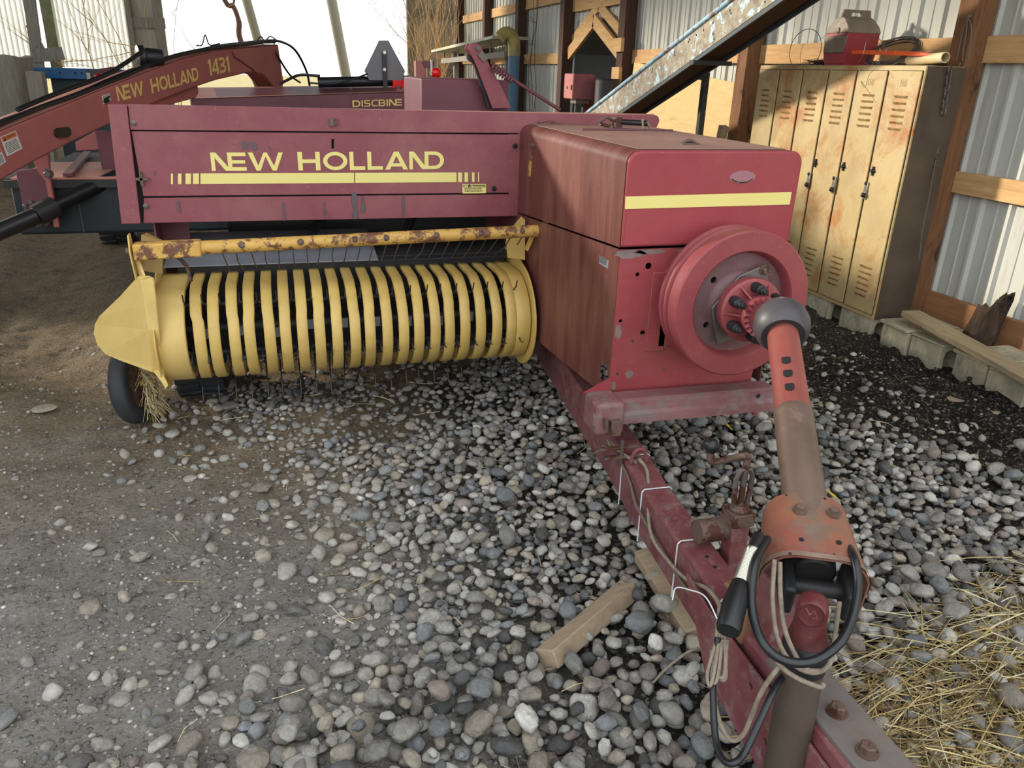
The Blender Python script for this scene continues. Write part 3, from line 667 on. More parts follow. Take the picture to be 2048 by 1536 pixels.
for (x,y,r) in ((1603,1079,.0055),(1678,1085,.0065),(1580,1107,.0032),(1622,1106,.0032),(1668,1110,.0032),(1710,1119,.0032),(1572,990,.0028),(1611,994,.0028),(1650,997,.0028),(1688,1001,.0028)):
    mb.lathe([(r,0),(r,.0012)],on_guard(x,y)-gu*.0002,gu,12)
mb.build('guard_hole',M['dark'],guard)
# --- universal joint: dark fork inside guard, red front yoke, pipe toward the tractor side
U0=at_d(1632,1176,1.80); U1=at_d(1625,1218,1.63); U3=at_d(1569,1534,1.77); U2=U1.lerp(U3,.27); U4=U1+(U3-U1)*((U1.z+.01)/(U1.z-U3.z))
jt=MB()
for s in (-1,1):
    c=U0+gr*s*.068; jt.obox(c,gr*.014,gd*.055,gu*.042); 
jt.lathe([(.05,-.1),(.055,-.05),(.05,0)],U0-gd*.04,gd,24)
jt.cyl(U0-gr*.085,U0+gr*.085,.02,16)
uj=jt.build('joint_fork',M['darkmetal'],B,bevel=.008,smooth=40)
d1=(U2-U1).normalized(); fv=(CAM-U1); fv=(fv-d1*fv.dot(d1)).normalized(); sv=d1.cross(fv)
yk=MB(); rings=[]
for t,wx,wy in ((-.034,.018,.018),(-.026,.028,.028),(0,.033,.033),(.03,.033,.033),(.055,.038,.037),(.085,.046,.044)):
    rings.append([U1+d1*t+sv*wx*math.cos(a)+fv*wy*math.sin(a) for a in np.linspace(0,2*PI,29)[:-1]])
yk.loft(rings); yoke=yk.build('front_yoke',M['yoke'],B,smooth=50)
mb=MB(); mb.lathe([(.031,.0),(.031,.03),(.026,.036),(.023,.030),(.001,.029)],U1+fv*.010-d1*.014,fv,28); mb.build('bearing_cap',M['yoke'],yoke,smooth=40)
mb=MB()
c0=U1+fv*.0395-d1*.014; ca=sv; cb=-d1
for k,(x0,y0,x1,y1) in enumerate(((-.012,-.008,-.004,.008),(-.004,.008,.004,-.004),(.004,-.004,.013,.010),(-.013,-.009,-.003,-.011))):
    mb.tube([c0+ca*x0+cb*y0,c0+ca*x1+cb*y1],.0018,6)
mb.build('cap_mark',M['tongue'],yoke)
mb=MB().lathe([(.044,.0),(.050,.012),(.051,.05),(.047,.07)],U1+d1*.078,d1,32); mb.build('yoke_sleeve',M['darkmetal'],yoke,smooth=40)
mb=MB().tube([U1.lerp(U3,.3),U3,U4],.0455,32); mb.build('front_pipe',M['pipe_grey'],B,smooth=50)

# --- tongue beam
def tongue_sec(y):
    ys=[.86,1.55,2.1,2.5,2.62,3.2,3.7,4.3]; L=[1.03,1.062,1.11,1.168,1.178,1.235,1.29,1.37]
    return float(np.interp(y,ys,L))
rings=[]
for y in (.86,1.2,1.55,1.8,2.1,2.5,2.7,3.2,3.7,4.3):
    l=tongue_sec(y); w=.104; zt=.38 if y<2.6 else .38+.02*(y-2.6); zb=.2 if y>1.5 else .2+.03*(1.5-y)
    rings.append([(l,y,zb),(l+w,y,zb),(l+w,y,zt),(l,y,zt)])
tg=MB().loft(rings).build('tongue',M['tongue'],B,bevel=.012,seg=3); tag(tg,'red box-section drawbar tongue reaching toward the front')
# front gusset cheek and bolted hitch strap
mb=MB().plate([(1.62,.385),(1.5,.36),(1.05,.34),(.84,.33),(.84,.14),(1.1,.1),(1.45,.16)],[circ(1.26-.03*i,.30-.03*i,.009,10) for i in range(6)],(1.022,0,0),(0,1,0),(0,0,1),(.009,0,0)); mb.build('cheek_plate',M['tongue'],tg,bevel=.003)
h0=at_z(1636,1395,.392); h1=at_z(1790,1580,.392)
hd=(h1-h0).normalized(); hs=V(hd.y,-hd.x,0)
if hs.x<0: hs=-hs
hp=MB(); hc=(h0+h1)/2; hp.obox(V(1.105,.99,.386),V(.062,0,0),V(0,.26,0),V(0,0,.007)); hpl=hp.build('hitch_strap',M['rusty'],B,bevel=.003); 
hpl.data.materials.clear(); hpl.data.materials.append(paint('bluish_worn_strap',(116,106,100),(104,98,98),8,.5,rust=(112,84,76),rs=7,rt=.55,rw=.15))
for (x,y) in ((1674,1424),(1734,1504)):
    mb=MB(); mb.hexbolt(at_z(x,y,.394),(0,0,1),.0175,.022); mb.build('hitch_bolt',M['rusty'],hpl)
# steel post stub and red cheek right of the tongue under the joint
mb=MB(); c=at_d(1560,1330,1.78); mb.box(1.075,1.16,1.3,1.42,.36,.56); mb.build('shaft_bearing_stand',M['tongue'],B,bevel=.01)
mb=MB(); q=at_d(1480,1160,2.0); mb.obox(q+V(.06,0,-.02),V(.085,.02,0),V(-.01,.04,0),V(0,0,.008)); mb.obox(q+V(.02,-.06,-.09),V(.04,0,0),V(0,.012,0),V(0,0,.06)); mb.build('hose_bracket',paint('brown_primer_bracket',(136,100,76),(124,88,66),6,.6),B,bevel=.005)
# --- transport cross bar under the housing and pivot bracket
mb=MB(); a=V(1.03,2.43,.535); b=V(1.79,2.41,.525)
mb.prism([(1.03,2.47,.590),(1.03,2.40,.590),(1.03,2.385,.582),(1.03,2.385,.545),(1.03,2.372,.535),(1.03,2.372,.50),(1.03,2.385,.495),(1.03,2.395,.56),(1.03,2.47,.575)],(.765,0,-.008))
xb=mb.build('cross_bar',M['beam'],B); 
mb=MB(); h=at_y(1498,790,2.372); mb.lathe([(.009,0),(.009,.002)],V(1.72,2.3845,.557),(0,-1,0),14); mb.build('bar_hole',M['dark'],xb)
mb=MB(); mb.box(1.72,1.735,2.39,2.47,.47,.53); mb.build('bar_foot',M['red_low'],xb)
mb=MB(); mb.box(1.035,1.15,2.36,2.5,.46,.592); pb=mb.build('pivot_bracket',M['beam'],B,bevel=.018,seg=3)
mb=MB(); mb.box(1.085,1.125,2.335,2.365,.47,.53); mb.box(1.06,1.07,2.33,2.36,.5,.54); mb.tube([(1.05,2.33,.425),(1.03,2.33,.415),(1.02,2.345,.40)],.006,8); mb.box(1.04,1.2,2.32,2.345,.42,.43); mb.box(1.06,1.2,2.31,2.335,.385,.395); mb.build('pivot_latch',M['rusty'],pb,bevel=.003)
mb=MB(); mb.cyl((1.13,2.325,.37),(1.13,2.325,.455),.007,10); mb.build('pivot_pin',M['steel'],pb,smooth=40)
MB().prism([(1.03,2.485,.586),(BX0+.004,2.485,.586),(BX0+.004,2.485,.640)],(0,.012,0)).build('corner_gusset',M['red_low'],B)
# loop welded on top of the tongue
e=at_z(1277,925,.39); mb=MB(); mb.tube([e+V(.03*math.cos(t)-.0,0,.055*math.sin(t)**.8) for t in np.linspace(0.02,PI-.02,14)],.007,10); mb.build('cord_eye',M['tongue'],tg,smooth=50)
mb=MB(); 
for (x,y) in ((1414,1113),(1430,1134)): mb.lathe([(.006,0),(.006,.001)],at_z(x,y,.381),(0,0,1),12)
mb.build('tongue_hole',M['dark'],tg)
# --- jack on the right of the tongue
JX,JY=1.232,1.71
jb=MB(); jb.box(JX-.028,JX+.028,JY-.028,JY+.028,.06,.50); jb.box(JX-.06,JX+.06,JY-.06,JY+.06,.03,.06); jack=jb.build('jack',M['tongue'],B,bevel=.005)
mb=MB(); mb.box(JX-.036,JX+.036,JY-.036,JY+.036,.47,.512); mb.lathe([(.03,.512),(.03,.522),(.024,.524),(.024,.532)],(JX,JY,0),(0,0,1),20); mb.build('jack_head',M['rusty'],jack,bevel=.003)
mb=MB(); mb.cyl((JX-.12,JY+.02,.44),(JX-.02,JY+.02,.44),.036,20); mb.build('jack_mount',M['rusty'],jack,smooth=40)
mb=MB(); mb.tube([(JX-.022,JY,.525),(JX-.027,JY,.62),(JX-.015,JY,.648),(JX+.015,JY,.648),(JX+.027,JY,.62),(JX+.022,JY,.525)],.008,8); mb.cyl((JX,JY,.525),(JX,JY,.66),.009,12); mb.build('jack_screw',M['steel'],jack,smooth=40)
k=at_d(1424,892,2.27)
cr=spline([(JX,JY,.65),(JX,JY,.685),(JX-.012,JY,.694),(k.x+.025,k.y,k.z-.055),(k.x,k.y,k.z-.045),(k.x,k.y,k.z)],5)
MB().tube(cr,.0105,10).build('jack_crank',M['rusty'],jack,smooth=50)
MB().ball(k,.0235,20,12).build('crank_knob',M['black'],jack,smooth=80)
# --- cable ties around the tongue
for (x,y,tail) in ((1262,912,0),(1318,977,0),(1390,1080,1),(1455,1200,0)):
    y0=at_z(x,y,.384).y; l=tongue_sec(y0); w=.104; mb=MB()
    loop=[(l-.004,y0,.18),(l-.004,y0+.004,.375),(l+.006,y0+.004,.385),(l+w-.006,y0,.385),(l+w+.004,y0,.375),(l+w+.004,y0,.18)]
    for a,b in zip(loop[:-1],loop[1:]): mb.beam(a,b,.0045,.002)
    if tail: mb.box(l+w-.01,l+w+.006,y0-.006,y0+.006,.383,.394); mb.tube([(l+w,y0,.392),(l+w+.02,y0+.02,.42),(l+w+.045,y0+.03,.43)],.002,6)
    mb.build('cable_tie',M['tie'],tg)
MB().tube(spline([at_d(1440,1250,1.95),at_d(1412,1195,2.0),at_d(1380,1180,2.05),at_d(1352,1176,2.1),at_d(1345,1200,2.1)],6),.002,6).build('cable_tie',M['tie'],tg)
# electrical cable along the tongue side
pts=[at_x(x,y,tongue_sec(Y)-.012) for x,y,Y in ((1232,905,2.42),(1258,960,2.25),(1272,1010,2.05),(1300,1060,1.95),(1330,1110,1.83),(1360,1160,1.7),(1400,1215,1.55),(1425,1250,1.5))]
MB().tube(spline(pts,6),.0055,8).build('harness_cable',M['cord'],tg,smooth=50)
pts=[e+V(-.004,-.01,.02),e+V(-.006,-.09,.0)]+[at_x(x,y,tongue_sec(Y)-.02) for x,y,Y in ((1300,1060,1.95),(1335,1120,1.8),(1375,1160,1.68),(1415,1178,1.6),(1440,1215,1.52),(1436,1260,1.5))]
MB().tube(spline(pts,6),.006,8).build('harness_cable',M['rope'],tg,smooth=50)
# ------------------------------------------------------------------ baler: feeder panel, body, pickup
PY=3.79
def pp(x,y): v=at_y(x,y,PY); return (v.x,v.z)
mb=MB(); mb.box(-.66,1.84,3.82,4.75,1.035,1.36); body=mb.build('feeder_housing',M['red'],B,bevel=.01)
mb=MB(); mb.box(1.14,1.84,3.8,6.6,.36,.78); mb.box(1.14,1.84,3.8,4.75,.78,1.05); mb.build('bale_chamber',M['red'],B,bevel=.015)
# panel sheets on the face
def sheet(name,pts,y0,y1,mat=None,bev=.002,holes=[]):
    return MB().plate(pts,holes,(0,y0,0),(1,0,0),(0,0,1),(0,y1-y0,0)).build(name,mat or M['red'],B,bevel=bev)
TL=pp(218,208); BL=pp(245,447); BR=pp(285,446)
sheet('end_cap',[pp(218,208),pp(245,447),pp(283,446),pp(255,208)],3.765,3.79,bev=.004)
mb=MB(); mb.box(TL[0],TL[0]+.004,3.79,3.86,1.04,1.525); mb.build('end_sheet',M['red'],B)
zt=1.528
tr=[( -.572,1.405),(1.15,1.398)] 
top=[pp(257,208),pp(262,259)]+[pp(1038,266)]+[(1.84,1.40)]+[(1.875-.03+.03*math.cos(t),1.49+.03*math.sin(t)) for t in np.linspace(0,PI/2,7)]+[(1.5,1.5185)]
sheet('top_strip',top,3.775,3.8,bev=.003)
mb=MB(); mb.box(-.68,1.845,3.78,3.81,1.519,1.524); mb.build('top_flange',M['mower_top'],B)
sheet('feeder_door',[pp(263,262),pp(287,392),pp(1037,385),pp(1037,269)],3.782,3.8,holes=[[pp(663,278),pp(663,297),pp(668,297),pp(668,278)]])
sheet('lower_strip',[pp(288,396),pp(287,446),pp(1037,432),pp(1037,388)],3.786,3.8)
sheet('joint_post',[pp(1015,268),pp(1016,385),pp(1040,430),pp(1040,268)],3.7805,3.7815)
mb=MB(); mb.plate([pp(228,210),pp(258,446),pp(1037,433),pp(1037,262)],[],(0,3.801,0),(1,0,0),(0,0,1),(0,.01,0)); mb.build('door_gap',M['dark'],B)
ft=B
EX=V(1,0,0); EZ=V(0,0,1); NY=V(0,-1,0); FYD=3.7815
def row(x0,x1,y0,y1): a=at_y(x0,y0,FYD); b=at_y(x1,y1,FYD); return a,b
a=at_y(424,342,FYD); b=at_y(577,341,FYD); t=at_y(424,305,FYD); HL=(t.z-a.z)
lettering('NEW',a,EX+EZ*((b.z-a.z)/(b.x-a.x)),EZ,NY,HL,b.x-a.x).build('maker_lettering',M['stripe'],B)
a2=at_y(597,341,FYD); b2=at_y(889,338,FYD); t2=at_y(597,304,FYD)
lettering('HOLLAND',a2,EX+EZ*((b2.z-a2.z)/(b2.x-a2.x)),EZ,NY,t2.z-a2.z,b2.x-a2.x).build('maker_lettering',M['stripe'],B)
mb=MB()
for x0,x1 in ((342,346),(356,363),(371,382),(386,398),(401,708),(710,913),(916,924),(929,936),(944,949),(956,958)):
    s=lambda x:347-(x-340)*.0036; e_=lambda x:368.5-(x-340)*.0075
    q=[at_y(x0,e_(x0),FYD),at_y(x1,e_(x1),FYD),at_y(x1,s(x1),FYD),at_y(x0,s(x0),FYD)]
    mb.plate([(v.x,v.z) for v in q],[],(0,FYD,0),EX,EZ,(0,-.0012,0))
mb.build('panel_stripe',M['stripe'],B)
a=at_y(925,387,FYD); b=at_y(972,368,FYD)
wd=MB().plate(rc(a.x,a.z,b.x,b.z),[],(0,FYD,0),EX,EZ,(0,-.0012,0)).build('warning_decal',M['stripe'],B)
mb=MB(); mb.plate(rc(a.x+.004,a.z+(b.z-a.z)*.66,b.x-.004,b.z-.003),[rc(a.x+.008,a.z+(b.z-a.z)*.7,b.x-.008,b.z-.006)],(0,FYD-.0013,0),EX,EZ,(0,-.0005,0))
l=decal_lines((a.x+.01,FYD-.0013,a.z+.006),EX,EZ,NY,(b.x-a.x)*.8,(b.z-a.z)*.5,4,5); mb.add(l.v,l.f); mb.build('decal_print',M['ink'],wd)
fonttext('WARNING',(a.x+.05,FYD-.0013,a.z+(b.z-a.z)*.74),EX,EZ,NY,(b.x-a.x)*.5,'decal_word',M['ink'],wd)
warning_triangle(V(a.x+.026,FYD-.0013,a.z+(b.z-a.z)*.72),EX,EZ,NY,.016).build('decal_symbol',M['ink'],wd)
# fasteners and rings on the panel
for (x,y,mt) in ((283,358,'rusty'),(268,246,'steel'),(292,412,'steel'),(988,377,'dark'),(1030,292,'dark')):
    mb=MB(); mb.lathe([(.012,0),(.012,.004),(.006,.006),(.006,.01)],at_y(x,y,3.776),NY,12); mb.build('panel_bolt',M[mt],B,smooth=40)
p=at_y(664,243,3.772); mb=MB(); mb.box(p.x-.012,p.x+.006,3.76,3.775,p.z-.018,p.z+.014); mb.tube([(p.x+.016+.014*math.cos(t),3.765,p.z+.014*math.sin(t)) for t in np.linspace(0,2*PI,15)[:-1]],.0022,6,closed=True); mb.build('ring_latch',M['steel'],B)
p=at_y(283,358,3.772); mb=MB(); mb.box(p.x-.03,p.x+.03,3.768,3.776,p.z-.006,p.z+.006); mb.box(p.x-.006,p.x+.006,3.766,3.776,p.z-.03,p.z+.03); mb.build('door_latch',M['rusty'],B)
# dark drips and scratched patches
M['scratch']=plain('grey_scratch',(88,80,84),.7)
for i,(x,y0,y1,w) in enumerate(((355,402,424,.007),(566,404,442,.006),(648,404,434,.005),(708,385,438,.018),(725,392,425,.012),(807,392,432,.008),(490,283,298,.02),(507,284,300,.022),(705,300,325,.004),(884,318,332,.012))):
    a=at_y(x,y0,3.7815); b=at_y(x,y1,3.7815); n=9; r=random.Random(i)
    left=[(a.x-w*(.3+.7*r.random()),a.z+(b.z-a.z)*k/n) for k in range(n+1)]; right=[(a.x+w*(.2+.8*r.random()),a.z+(b.z-a.z)*k/n) for k in range(n+1)]
    MB().plate(left+right[::-1],[],(0,3.7805,0),EX,EZ,(0,-.0004,0)).build('scratch_stain',M['scratch'],B)
# --- below the panel: dark throat, left gusset, feeder pan
mb=MB(); mb.box(-.3,1.13,4.4,4.41,.4,1.04); mb.build('throat_back',M['darkmetal'],B)
mb=MB(); mb.box(-.58,-.572,3.82,4.4,.74,1.04); mb.box(-.572,-.45,4.0,4.008,.6,1.04); mb.build('throat_side',M['red_dark'],B)
mb=MB(); mb.loft([[(-.55,3.74,.835),(.42,3.74,.835),(.42,3.74,.830),(-.55,3.74,.830)],[(-.55,4.2,.90),(.42,4.2,.90),(.42,4.2,.895),(-.55,4.2,.895)]]); mb.build('feeder_pan',M['pan'],B)
mb=MB(); mb.loft([[(.42,3.74,.832),(1.12,3.74,.832),(1.12,3.74,.826),(.42,3.74,.826)],[(.42,4.2,.86),(1.12,4.2,.86),(1.12,4.2,.855),(.42,4.2,.855)]]); mb.build('feeder_floor',M['darkmetal'],B)
for q in (((.12,4.0,.92),(.26,4.15,1.06)),((.6,4.0,.92),(.7,4.15,1.06))): MB().beam(q[0],q[1],.04,.03).build('feeder_finger',M['darkmetal'],B)
# --- pickup
PC=(3.61,.572); PR=.255; PZ=.222/.255        # axis (y,z) and band radius
def band_curve(i=0,lean=0,dent=0.0):
    pts=[(3.80,PC[1]+PR*PZ*.98)]
    for k in range(25):
        a=math.radians(96+168*k/24); r=PR*(1-.02*dent*math.exp(-((k-9)/3)**2))
        pts.append((PC[0]+r*math.cos(a),PC[1]+PZ*r*math.sin(a)))
    pts.append((3.70,PC[1]-PR*PZ*.94))
    return pts
def band(x,w,seed=0,flange=.018,bend=0.0):
    r=random.Random(seed); mb=MB(); rings=[]
    C=band_curve(dent=r.uniform(-.6,1)); n=len(C)
    for k,(y,z) in enumerate(C):
        ty,tz=C[min(k+1,n-1)][0]-C[max(k-1,0)][0],C[min(k+1,n-1)][1]-C[max(k-1,0)][1]; L=math.hypot(ty,tz); ny,nz_=tz/L,-ty/L   # inward
        if (PC[0]-y)*ny+(PC[1]-z)*nz_<0: ny,nz_=-ny,-nz_
        o=x+bend*math.sin(PI*k/(n-1))*(1 if k>8 else .4); h=w/2; t=.0025
        f=lambda xx,d:(o+xx,y+ny*d,z+nz_*d)
        rings.append([f(-h,flange),f(-h,.004),f(-h+.004,0),f(h-.004,0),f(h,.004),f(h,flange),f(h-t,flange),f(h-t,.005),f(h-.005,t),f(-h+.005,t),f(-h+t,.005),f(-h+t,flange)])
    return mb.loft(rings)
bx=np.linspace(-.405,1.0,20)
for i,x in enumerate(bx):
    band(float(x),.047,i,bend=random.uniform(-.006,.006)+( .012 if i in (0,) else 0)).build('stripper_band',M['band'],B,smooth=50)
eb=band(-.505,.115,90,.03).build('end_band',M['yellow'],B,smooth=50)
eb2=band(1.058,.07,91,.03).build('end_band',M['band'],B,smooth=50)
# outer side plates of the pickup
def side_outline(r): 
    return [(3.95,.66),(3.86,.88),(3.76,.90)]+[(PC[0]+r*math.cos(a),PC[1]+PZ*r*math.sin(a)) for a in np.linspace(math.radians(100),math.radians(262),20)]+[(3.8,.38),(3.95,.5)]
MB().plate(side_outline(.288),[],(-.568,0,0),(0,1,0),(0,0,1),(.006,0,0)).build('pickup_side_plate',M['yellow'],B,bevel=.002)
MB().plate(side_outline(.30),[],(1.098,0,0),(0,1,0),(0,0,1),(.01,0,0)).build('pickup_side_plate',M['band'],B,bevel=.002)
# flared crop divider at the outer end
o3=lambda x,y,Y: at_y(x,y,Y)
tip=[o3(277,548,3.50),o3(262,548,3.53)]+[]
outl=[(296,552,3.37),(278,552,3.42),(240,594,3.55),(200,632,3.68),(191,648,3.72),(189,668,3.72),(196,690,3.69),(212,708,3.63),(240,720,3.55),(303,743,3.38)]
outer=[o3(*q) for q in outl]; mid=[o3(x,y,Y) for x,y,Y in ((300,570,3.34),(305,650,3.32),(312,745,3.34))]
inner=[o3(306,556,3.36),o3(312,600,3.335),o3(318,660,3.335),o3(330,750,3.39)]
sh=MB(); fold=[o3(281,560,3.405),o3(290,610,3.375),o3(297,660,3.365),o3(306,735,3.375)]
vs=outer+fold+inner
no=len(outer); f0=no; i0=no+len(fold)
fs=[(0,1,f0),(1,2,f0+1,f0),(2,3,f0+1),(3,4,f0+2,f0+1),(4,5,f0+2),(5,6,f0+2),(6,7,f0+2),(7,8,f0+3,f0+2),(8,9,f0+3),
    (0,f0,i0),(f0,f0+1,i0+1,i0),(f0+1,f0+2,i0+2,i0+1),(f0+2,f0+3,i0+3,i0+2),(f0+3,9,i0+3)]
sh.add(vs,fs); so_=sh.build('crop_divider',M['yellow'],B); sd=so_.modifiers.new('thickness','SOLIDIFY'); sd.thickness=.006; sd.offset=0
lowlip=MB().prism([o3(306,742,3.37),o3(322,762,3.36),o3(331,778,3.36),o3(336,770,3.36),o3(322,740,3.37)],(0,.01,0)); lowlip.build('divider_toe',M['yellow'],B)
# windguard bar, brackets and rods
wa=at_y(268,502,3.43); wb=at_y(1084,461,3.45)
wg=MB().cyl(wa,wb,.0285,24).build('windguard_bar',M['bar_yellow'],B,smooth=50)
c=wa; mb=MB(); mb.obox(wa+(wb-wa).normalized()*.13+V(0,-.004,0),(wb-wa).normalized()*.13,V(0,.033,0),V(0,0,.033)); mb.build('bar_sleeve',M['bar_yellow'],wg,bevel=.008,seg=3)
for x in (345,462,574,681,745,850,946,1038):
    t=(x-268)/(1084-268); c=wa.lerp(wb,t*1.0); q=c+((CAM-c).normalized()+V(0,0,.1)).normalized()*.0265
    mb=MB(); mb.hexbolt(q,(CAM-c)+V(0,0,.3),.011,.012); mb.build('guard_bar_bolt',M['rusty'],wg)
for s,cc,fx in ((0,wa,-.012),(1,wb,.012)):
    mb=MB(); mb.plate([(cc.y-.03,cc.z+.07),(cc.y-.045,cc.z),(cc.y-.02,cc.z-.08),(cc.y+.02,cc.z-.17),(cc.y+.03,cc.z-.17),(cc.y+.04,cc.z),(cc.y+.02,cc.z+.07)],[],(cc.x+fx,0,0),(0,1,0),(0,0,1),(.006,0,0)); mb.build('bar_end_plate',M['yellow'] if s==0 else M['band'],wg,bevel=.002)
mb=MB(); mb.cyl(wa+V(-.03,0,0),wa+V(-.008,0,0),.014,12); mb.build('bar_end_bolt',M['rusty'],wg)
q=[o3(*k) for k in ((277,540,3.48),(283,470,3.5),(293,466,3.5),(325,481,3.55),(325,548,3.52))]
mb=MB().prism(q,(0,.006,0)); br=mb.build('windguard_bracket',paint('tan_bracket_plate',(190,162,104),(176,148,92),4,.5,rust=(90,64,44),rs=20,rt=.7),B)
MB().prism([o3(*k) for k in ((276,545,3.44),(270,520,3.44),(278,516,3.44),(298,572,3.40),(296,578,3.40))],(0,.006,0)).build('bracket_strut',M['yellow'],B)
q=[o3(*k) for k in ((1015,515,3.55),(1012,470,3.58),(1043,433,3.6),(1050,440,3.6),(1050,520,3.55))]
MB().prism(q,(0,.006,0)).build('windguard_bracket',M['band'],B)
MB().beam(o3(1052,500,3.5),o3(1066,470,3.5),.03,.012).build('bracket_strut',M['band'],B)
mb=MB(); mb.lathe([(.03,0),(.03,.012),(.02,.014)],wb+V(.012,0,0),(1,0,0),16); mb.build('bar_collar',M['darkmetal'],wg,smooth=40)
for i in range(24):
    t=.19+.76*i/23; c=wa.lerp(wb,t); r=random.Random(i)
    MB().tube([c+V(0,.01,-.02),c+V(r.uniform(-.006,.006),.14,-.10),c+V(r.uniform(-.012,.012),.28,-.17)],.0028,6).build('windguard_rod',M['steel'],wg)
MB().tube(spline([o3(350,508,3.5),o3(362,520,3.5),o3(374,535,3.5),o3(382,562,3.46)],5),.0085,8).build('bent_rod',M['rusty'],wg,smooth=50)
# reel inside
mb=MB(); mb.cyl((-.5,PC[0],PC[1]),(1.08,PC[0],PC[1]),.03,14); mb.cyl((-.5,3.78,.62),(1.08,3.78,.62),.02,10)
for k in range(4):
    a=k*PI/2+.5; mb.cyl((-.5,PC[0]+.15*math.cos(a),PC[1]+.15*math.sin(a)),(1.08,PC[0]+.15*math.cos(a),PC[1]+.15*math.sin(a)),.014,10)
reel=mb.build('tine_reel',M['darkmetal'],B,smooth=50)
mb=MB(); mb.box(-.5,1.08,3.80,3.806,.36,.84); mb.build('reel_back_sheet',M['darkmetal'],B)
gx=[(bx[i]+bx[i+1])/2 for i in range(19)]+[-.437,1.031]
for i,x in enumerate(gx):
    r=random.Random(100+i)
    for k,(a0,dx) in enumerate(((.62,.006),(-.9,-.004),(-1.65+.05*r.random(),.0))):
        a=PI/2+(.75 if k==0 else 1.72 if k==1 else 3.05)
        c0=V(x+r.uniform(-.008,.008),PC[0]+.15*math.cos(a),PC[1]+.15*math.sin(a)); e=V(0,math.cos(a+.15),math.sin(a+.15)); s_=V(0,-math.sin(a),math.cos(a))
        L=.165 if k<2 else .20
        MB().tube([c0,c0+e*.07,c0+e*.13+s_*.004,c0+e*L-s_*(.012 if k<2 else .03)],[.0036,.0036,.0034,.003],6).build('pickup_tine',M['wire'],B)
for i in range(10):
    r=random.Random(300+i); x=gx[i*2%19]; a=PI/2+1.3+.2*r.random(); c0=V(x,PC[0]+.15*math.cos(a),PC[1]+.15*math.sin(a))
    MB().obox(c0,(.016,0,0),(0,.004,0),(0,0,.022)).build('tine_clip',M['pan'],reel)
# --- gauge wheel, its straw, and the baler's carrying tyres
GC=V(-.79,3.93,.205)
def tyre(c,ax,R,w,name,parent,tread=0,mat='rubber',rim=None):
    ax=Vector(ax).normalized(); h=w/2; r0=R*.62
    prof=[(r0,-h*.75),(R*.8,-h),(R*.93,-h*.9),(R*.985,-h*.55),(R,0),(R*.985,h*.55),(R*.93,h*.9),(R*.8,h),(r0,h*.75),(r0*.96,0)]
    o=MB().lathe(prof,c,ax,48,close=True).build(name,M[mat],parent,smooth=60)
    if rim:
        MB().lathe([(r0*.98,-h*.6),(r0*.9,-h*.4),(r0*.5,-h*.1),(.03,-h*.3),(.001,-h*.3),(.001,h*.3),(.03,h*.3),(r0*.5,h*.1),(r0*.9,h*.4),(r0*.98,h*.6)],c,ax,32).build('wheel_rim',M[rim],o,smooth=40)
    if tread:
        mb=MB(); u=ax.orthogonal().normalized(); v=ax.cross(u)
        for k in range(tread):
            for s in (-1,1):
                a=(k+.25*s)*2*PI/tread; e=u*math.cos(a)+v*math.sin(a); t=ax.cross(e)
                mb.obox(Vector(c)+e*(R*.995)+ax*s*h*.45,(ax*h*.42+t*s*h*.12),t*(PI*R/tread*.5),e*.012)
        mb.build('tread',M[mat],o)
    return o
gw=tyre(GC,(1,-.22,.10),.2,.088,'gauge_wheel',B,rim='rusty')
tag(gw,'small black gauge wheel under the yellow crop divider')
mb=MB(); mb.tube([GC+V(.03,0,0),GC+V(.09,-.01,0),GC+V(.11,-.02,.12),GC+V(.12,-.03,.3)],.014,10); mb.build('wheel_arm',M['bar_yellow'],B,smooth=50)
def blades(n,fn,seed,cols,r0=.0012):
    r=random.Random(seed); vs=[];fs=[];cl=[]
    for i in range(n):
        pts,rad=fn(r); m=len(pts); o=len(vs); c=r.choice(cols); k=r.uniform(.7,1.15); c=tuple(min(1,x*k) for x in lin(c)[:3])+(1,)
        for j,p in enumerate(pts):
            t=(pts[min(j+1,m-1)]-pts[max(j-1,0)]).normalized(); u=t.orthogonal().normalized(); w=t.cross(u); R=rad*(1-.5*j/m)
            for q in range(3): vs.append(p+u*R*math.cos(q*2.0944)+w*R*math.sin(q*2.0944)); cl.append(c)
        for j in range(m-1):
            for q in range(3): fs.append((o+j*3+q,o+j*3+(q+1)%3,o+j*3+3+(q+1)%3,o+j*3+3+q))
    return vs,fs,cl
def blade_obj(name,data,mat,parent=None,base=None):
    vs,fs,cl=data; off=WORLD[parent.name] if parent else Vector(base or (0,0,0))
    me=bpy.data.meshes.new(name); me.from_pydata([tuple(v-off) for v in vs],[],fs)
    at=me.attributes.new('stone','FLOAT_COLOR','POINT'); at.data.foreach_set('color',np.array(cl,dtype=np.float32).reshape(-1))
    me.materials.append(mat); o=bpy.data.objects.new(name,me); COL.objects.link(o)
    if parent: o.parent=parent
    else: o.location=off
    WORLD[o.name]=off; return o
STRAWC=[(206,188,138),(186,162,108),(222,208,168),(162,138,94),(198,188,156)]
def wheelstraw(r):
    a=r.uniform(0,2*PI); p=GC+V(.045+r.uniform(0,.05),r.uniform(-.1,.05),r.uniform(-.13,.10)); d=V(r.uniform(-.3,1),r.uniform(-.8,.3),r.uniform(-1,.2)).normalized()
    L=r.uniform(.04,.1); return [p,p+d*L*.5,p+d*L+V(0,0,-.02)],.0016
so_=blade_obj('wheel_straw',blades(220,wheelstraw,5,STRAWC),M['straw'],gw); so_['kind']='stuff'
for x in (-.50,): tyre(V(x,4.34,.345),(1,0,0),.36,.27,'tyre',B,tread=26,rim='yellow')
tyre(V(2.02,4.9,.345),(1,0,0),.36,.26,'tyre',B,tread=26,rim='yellow')
